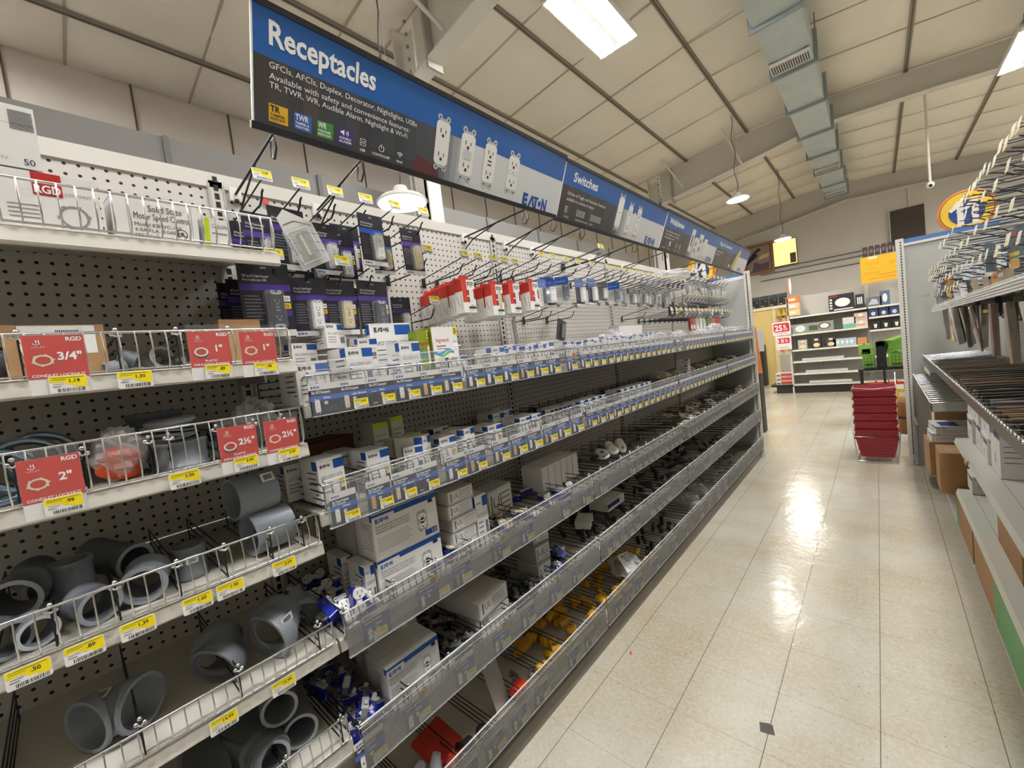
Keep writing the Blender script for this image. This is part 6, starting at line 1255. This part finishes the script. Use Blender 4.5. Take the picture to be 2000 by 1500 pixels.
for q in range(2): fbox('lamp_box', ['lower', 'upper'][q]+' pinkish box of the pair on the second far shelf', -.25, 1.275+.145*q, .2, .14, ['D8C4B8', 'C6B4AC'][q], lambda mb, w, h: (mb.rect(-w*.4, w*.3, h*.2, h*.4, mat('D8925E', .5), -.001), mb.disc(0, h*.65, w*.2, h*.2, WHITEB, -.001)))
for q in range(3): fbox('lamp_box', '%s small boxed lamp on the third far shelf from the left' % nth(q+1), -1.22+.24*q, .935, .16, .2+.02*(q % 2), ['B8AFA6', '3A3230', '4A3A34'][q], lambda mb, w, h: (mb.disc(0, h*.3, w*.35, h*.2, mat('E2D2A8', .4), -.001), mb.rect(-w*.2, w*.2, h*.7, h*.9, mat('E2D2C8', .4), -.001)))
fbox('bulb_box', 'pale blue bulb box on the third far shelf', -.52, .935, .36, .15, 'A9C0CC', lambda mb, w, h: [mb.disc(-w*.3+q*w*.2, h*.5, w*.06, h*.25, WHITE, -.001) for q in range(4)]); fbox('bulb_box', 'orange box beside the pale blue bulb box', -.25, .935, .14, .13, 'C98A5A')
for q in range(6): fbox('bulb_box', '%s bulb box from the left in the upper small row behind the cart' % nth(q+1), -.06+.15*q, 1.445, .13, .165, ['3A3E5E', '2E3656', '34406A', '4A4E7A', '4E8A96', '62969C'][q], lambda mb, w, h: mb.disc(0, h*.35, w*.25, h*.22, mat('B8CCE0', .4), -.001), .02, .15, 'small bulb boxes')
for q in range(6): fbox('bulb_box', '%s black bulb box from the left in the lower small row behind the cart' % nth(q+1), -.04+.15*q, 1.195, .13, .15, '1E1E20', lambda mb, w, h: mb.poly([(-w*.2, h*.7), (w*.2, h*.7), (w*.12, h*.2), (-w*.12, h*.2)], mat('E6D8C8', .4), -.001), .02, .15, 'black bulb boxes')
for q in range(3): fbox('flat_pack', '%s flat pale pack on the lower far shelves' % nth(q+1), -.9+.05*q, [.685, .425, .20][q], .7, .05, 'C6C4BE', None)
for q in range(3): fbox('batteries_box', '%s red and white box stacked at the left foot of the far shelving' % nth(q+1), -1.60, .19+.09*q, .3, .08, 'D8D4CE', lambda mb, w, h: (mb.rect(-w*.2, w*.48, h*.15, h*.85, mat('C23A26', .5), -.001), mb.rect(-w*.45, -w*.25, h*.2, h*.5, INK, -.001)))
t = thing('end_display', 'low black end deck left of the far shelving', 'shelving', (-1.85, FY, 0)); MB().box(0, .42, 0, .5, .145, .185, BLACK).build('deck', t); MB().box(.1, .42, .02, .48, 0, .145, mat('2A2622', .5)).build('kick_plate', t)
for q in range(3): fbox('small_carton', ['orange box topmost in the narrow stack at the far shelf end', 'pale box middle in the narrow stack at the far shelf end', 'yellowish box lowest in the narrow stack at the far shelf end'][q], -1.33, 1.95-.14*q if q else 1.945, .22-.0*q, .13, ['D9793A', 'D8B89A', 'D8C084'][q], lambda mb, w, h: mb.rect(-w*.3, w*.2, h*.3, h*.7, mat('E8D8D0', .5), -.001), .0)
MB_ = MB(); MB_.disc(0, 0, .03, .19, mat('E8703A', .4), 0); MB_.disc(.006, 0, .02, .17, WHITE, -.002); MB_.cyl((0, .002, -.3), (0, .002, -.15), .006, CHROME, 6); tag(MB_.build('oval_sign', None, (-1.36, FY, 2.30), (0, 0, .2)), 'thin white oval sign edged orange above the far shelf end', 'sign')
def psign(n, x, z, w, h, s, l):
    t = thing('sale_sign', l, 'sign', (x, FY-.06, z)); mb = MB(); mb.box(-w/2, w/2, 0, .002, 0, h, mat('E6DADA', .5)); mb.rrect(-w*.44, w*.44, h*.25, h*.9, h*.1, mat('C0283A', .5), -.0006) if n == 0 else mb.rrect(-w*.4, w*.4, h*.45, h*.85, h*.06, mat('C0283A', .5), -.0006)
    zz, hh = (h*.35, h*.42) if n == 0 else (h*.53, h*.24); mb.text(s, -w*.38, zz, hh, mat('F2E4E4', .5), w*.42, -.001, 'L', .03); mb.text('%', w*.1, zz+hh*.4, hh*.55, mat('F2E4E4', .5), w*.16, -.001, 'L', .02); mb.text('OFF', w*.1, zz, hh*.3, mat('F2E4E4', .5), w*.24, -.001, 'L', .02); mb.rect(-w*.3, w*.3, h*.12, h*.15, INKG, -.0006); mb.build('printed_card', t)
    MB().box(-.01, .01, .002, .05, h*.5, h*.56, STEELD).build('clip', t)
psign(0, -1.56, 1.28, .33, .29, '25', 'sale sign reading 25% OFF at the left end of the far shelving'); psign(1, -1.54, .97, .28, .29, '15', 'sale sign reading 15% OFF below the 25% sign')
t = thing('yellow_poster', 'orange yellow paper sign hung above the far shelving', 'sign', (.09, FY-.02, 2.10), (0, 0, 0)); mb = MB(); mb.box(-.29, .29, 0, .004, 0, .49, mat('E8A812', .5)); P = mat('B98A1E', .6)
for q, s in enumerate(["You're", 'on', 'Camera!']): mb.text(s, -.22+[0, .08, -.02][q], .34-.09*q, .05, P, None, -.001)
mb.text('smile', .12, .30, .07, P, None, -.001); mb.rect(-.2, .2, .06, .075, P, -.001); mb.rect(-.05, .25, .12, .135, P, -.001); mb.build('paper', t); MB().box(-.17, -.04, -.006, 0, .44, .48, mat('E4D8B8', .4)).build('tape', t)
for q in range(6): tag(MB().box(-.035, .035, 0, .05, 0, .18, mat(['2A2628', '3A2226'][q % 2], .5)).rect(-.02, .02, .05, .12, mat('6A5A54', .5), -.001).build('hanging_pack', None, (-.12+.09*q, FY+.1, 2.62), None), '%s dark pack from the left above the yellow poster' % nth(q+1), 'pack', 'dark packs above the poster')
# booth with black boxes, tools
t = thing('yellow_booth', 'pale yellow painted partition behind the left gondola end', 'partition', (-2.75, 12.6, 0)); YB = mat('E8CC84', .7)
MB().box(0, .72, 0, .1, 0, 1.95, YB).build('wall_panel', t); MB().box(.72, .80, -.02, .1, 0, 1.98, mat('F0E0A8', .6)).build('door_post', t); MB().box(.80, 1.4, .3, .4, .8, 1.95, mat('EFD9A0', .6)).build('wall_panel', t); MB().box(0, 1.4, -.04, .4, 1.95, 2.02, mat('F4ECCC', .5)).build('top_ledge', t)
MB().box(.8, 1.4, .0, .3, .74, .80, mat('EFE6C4', .5)).build('counter', t)
for q in range(4):
    tag(MB().box(-.09, .09, 0, .12, 0, .30, mat(['1E1C1A', '211F1E', '2E1614', '242426'][q], .45)).rect(-.09, .09, .21, .30, mat('3E4650', .5), -.001).rect(-.06, -.01, .03, .045, WHITEB, -.001).disc(.04, .16, .014, .022, mat('8C8C8C', .5), -.001, 8).build('black_box', None, (-2.40+.205*q, 12.62, 2.02), None), '%s black box from the left on the yellow booth ledge' % nth(q+1), 'box', 'black boxes on the booth')
for q in range(3): tag(MB().lathe([(.001, 0), (.04, .01), (.05, .07), (.02, .09), (.012, .2), (.001, .2)], mat('E2C62A', .4), 10).lathe([(.001, -.03), (.045, -.025), (.05, .01), (.001, .012)], BLACK, 10).build('hand_tool', None, (-1.88+.11*q, 12.55, 1.72), None), 'yellow and black tool hanging on the booth, %s from the left' % nth(q+1), 'tool', 'yellow tools')
for q in range(2): tag(MB().box(-.03, .03, 0, .03, 0, .85, mat('C98A5A', .5)).box(-.05, .05, -.01, .04, .84, .90, mat('B87A4E', .5)).build('broom_handle', None, (-1.86+.15*q, 12.5, .82), None), ['left', 'right'][q]+' wooden handle standing in the booth', 'handle', 'wooden handles')
t = thing('wooden_board', 'orange brown wooden upright beside the end of the clear rails', 'board', (-1.30, 6.6, 0), .0); MB().prism([(-.04, .85), (.06, .85), (.02, 1.50), (-.04, 1.52)], 0, .04, mat('B4682A', .5, 0, 0, .2, 8)).build('plank', t); MB().box(-.05, .03, -.0, .2, 0, .85, mat('2E2824', .6)).build('stand', t)
t = thing('dark_display', 'dark rack of small goods far behind the wooden upright', 'rack', (-2.36, 12.2, 0)); MB().box(-.16, .14, 0, .3, 0, 1.05, mat('2A2725', .6)).build('rack_body', t); MB().box(.0, .16, -.01, 0, .9, 1.45, mat('B5B8BA', .5)).build('grey_plate', t)
for q in range(5): MB().box(-.08+.03*q, -.06+.03*q, -.02, 0, .2+.12*(q % 3), .3+.12*(q % 3), mat(['8A8478', 'D8D4CC', '5A4A3A'][q % 3], .5)).build('small_item', t)
# picture
t = thing('framed_picture', 'brown framed picture of an eagle shape on the far wall', 'picture', (-2.92, 16.36, 3.35), (0, 0, 0))
mb = MB(); mb.box(-.42, .46, 0, .06, 0, 1.0, mat('8A6A48', .5)); mb.build('frame', t); mb = MB(); mb.rect(-.36, .39, .07, .93, mat('6E2A1A', .5), -.002); mb.rect(-.33, .36, .1, .90, mat('8C7A6E', .6), -.004); mb.poly([(-.33, .5), (-.1, .75), (.05, .86), (.12, .78), (-.05, .68), (.02, .6), (-.33, .35)], mat('15131A', .5), -.006); mb.poly([(-.2, .1), (.3, .12), (.33, .35), (.1, .3), (-.1, .4)], mat('55485A', .6), -.006); mb.poly([(.0, .45), (.3, .5), (.36, .62), (.1, .6)], mat('C2B08A', .6), -.006); mb.build('print', t)
# round store emblems : one above the right gondola, one behind the signs
def emblem(label, loc, R, rz):
    t = thing('round_emblem_sign', label, 'sign', loc, rz); mb = MB(); mb.at(0, 0, 0, PI/2); mb.lathe([(.001, .03), (R, .03), (R*1.02, .0), (R, -.05), (.001, -.05)], mat('C8642E', .45), 40); mb.at()
    mb.disc(0, 0, R*.98, R*.98, mat('E08A3A', .5), -.032, 40); mb.disc(0, 0, R*.93, R*.93, mat('7A2A1A', .5), -.033, 40); mb.disc(0, 0, R*.90, R*.90, mat('E8C030', .45), -.034, 40); mb.disc(0, -.02, R*.62, R*.60, mat('223E86', .45), -.036, 40)
    for x in (-.22, .28): mb.prism([(x*R-.10*R, -.72*R), (x*R+.12*R, -.72*R), (x*R+.12*R, .52*R), (x*R-.10*R, .52*R), (x*R-.38*R, .12*R), (x*R-.30*R, .02*R), (x*R-.10*R, .16*R)][::1], -.045, -.036, mat('E4E2DC', .4))
    mb.text('AL', 0, R*.68, R*.16, mat('5A4A1E', .5), None, -.036, 'C', .02); mb.build('disc_face', t)
    MB().box(-.02, .02, .0, .02, -loc[2], -R*.9, STEELD).build('post', t); return t
emblem('round yellow and blue emblem with white ones behind the right gondola hooks', (1.02, 9.0, 2.80), .29, 0); emblem('round yellow and blue emblem peeking out below the far blue sign', (-3.22, 11.0, 3.08), .36, 0)
# tall pallet rack panel band behind the left gondola
t = thing('wall_rack', 'tall grey storage rack back rising behind the left gondola', 'rack', (-4.2, 0, 0))
for k in range(9): 
    y = -1.6+1.22*k; MB().box(0, .03, y+.004, y+1.216, 0, 3.565, mat('75736F', .6)).build('back_panel', t); MB().box(.0, .05, y-.02, y+.02, 0, 3.57, mat('63615C', .6)).build('upright', t)
# things lying on the floor
place(MB().poly([(-.022, -.02), (.024, -.022), (.022, .018), (.012, .024), (-.02, .022)], mat('4A4640', .5)).build('paper_scrap'), 'dark square scrap lying on the floor tiles', 'scrap', (-.38, 1.579, .0015), (-PI/2, 0, .3))
place(MB().poly([(-.004, -.012), (.005, -.01), (.003, .012), (-.005, .008)], mat('C8321E', .5)).build('paper_scrap'), 'tiny red scrap on the floor beside the left kick plate', 'scrap', (-.955, 1.665, .0015), (-PI/2, 0, .5))
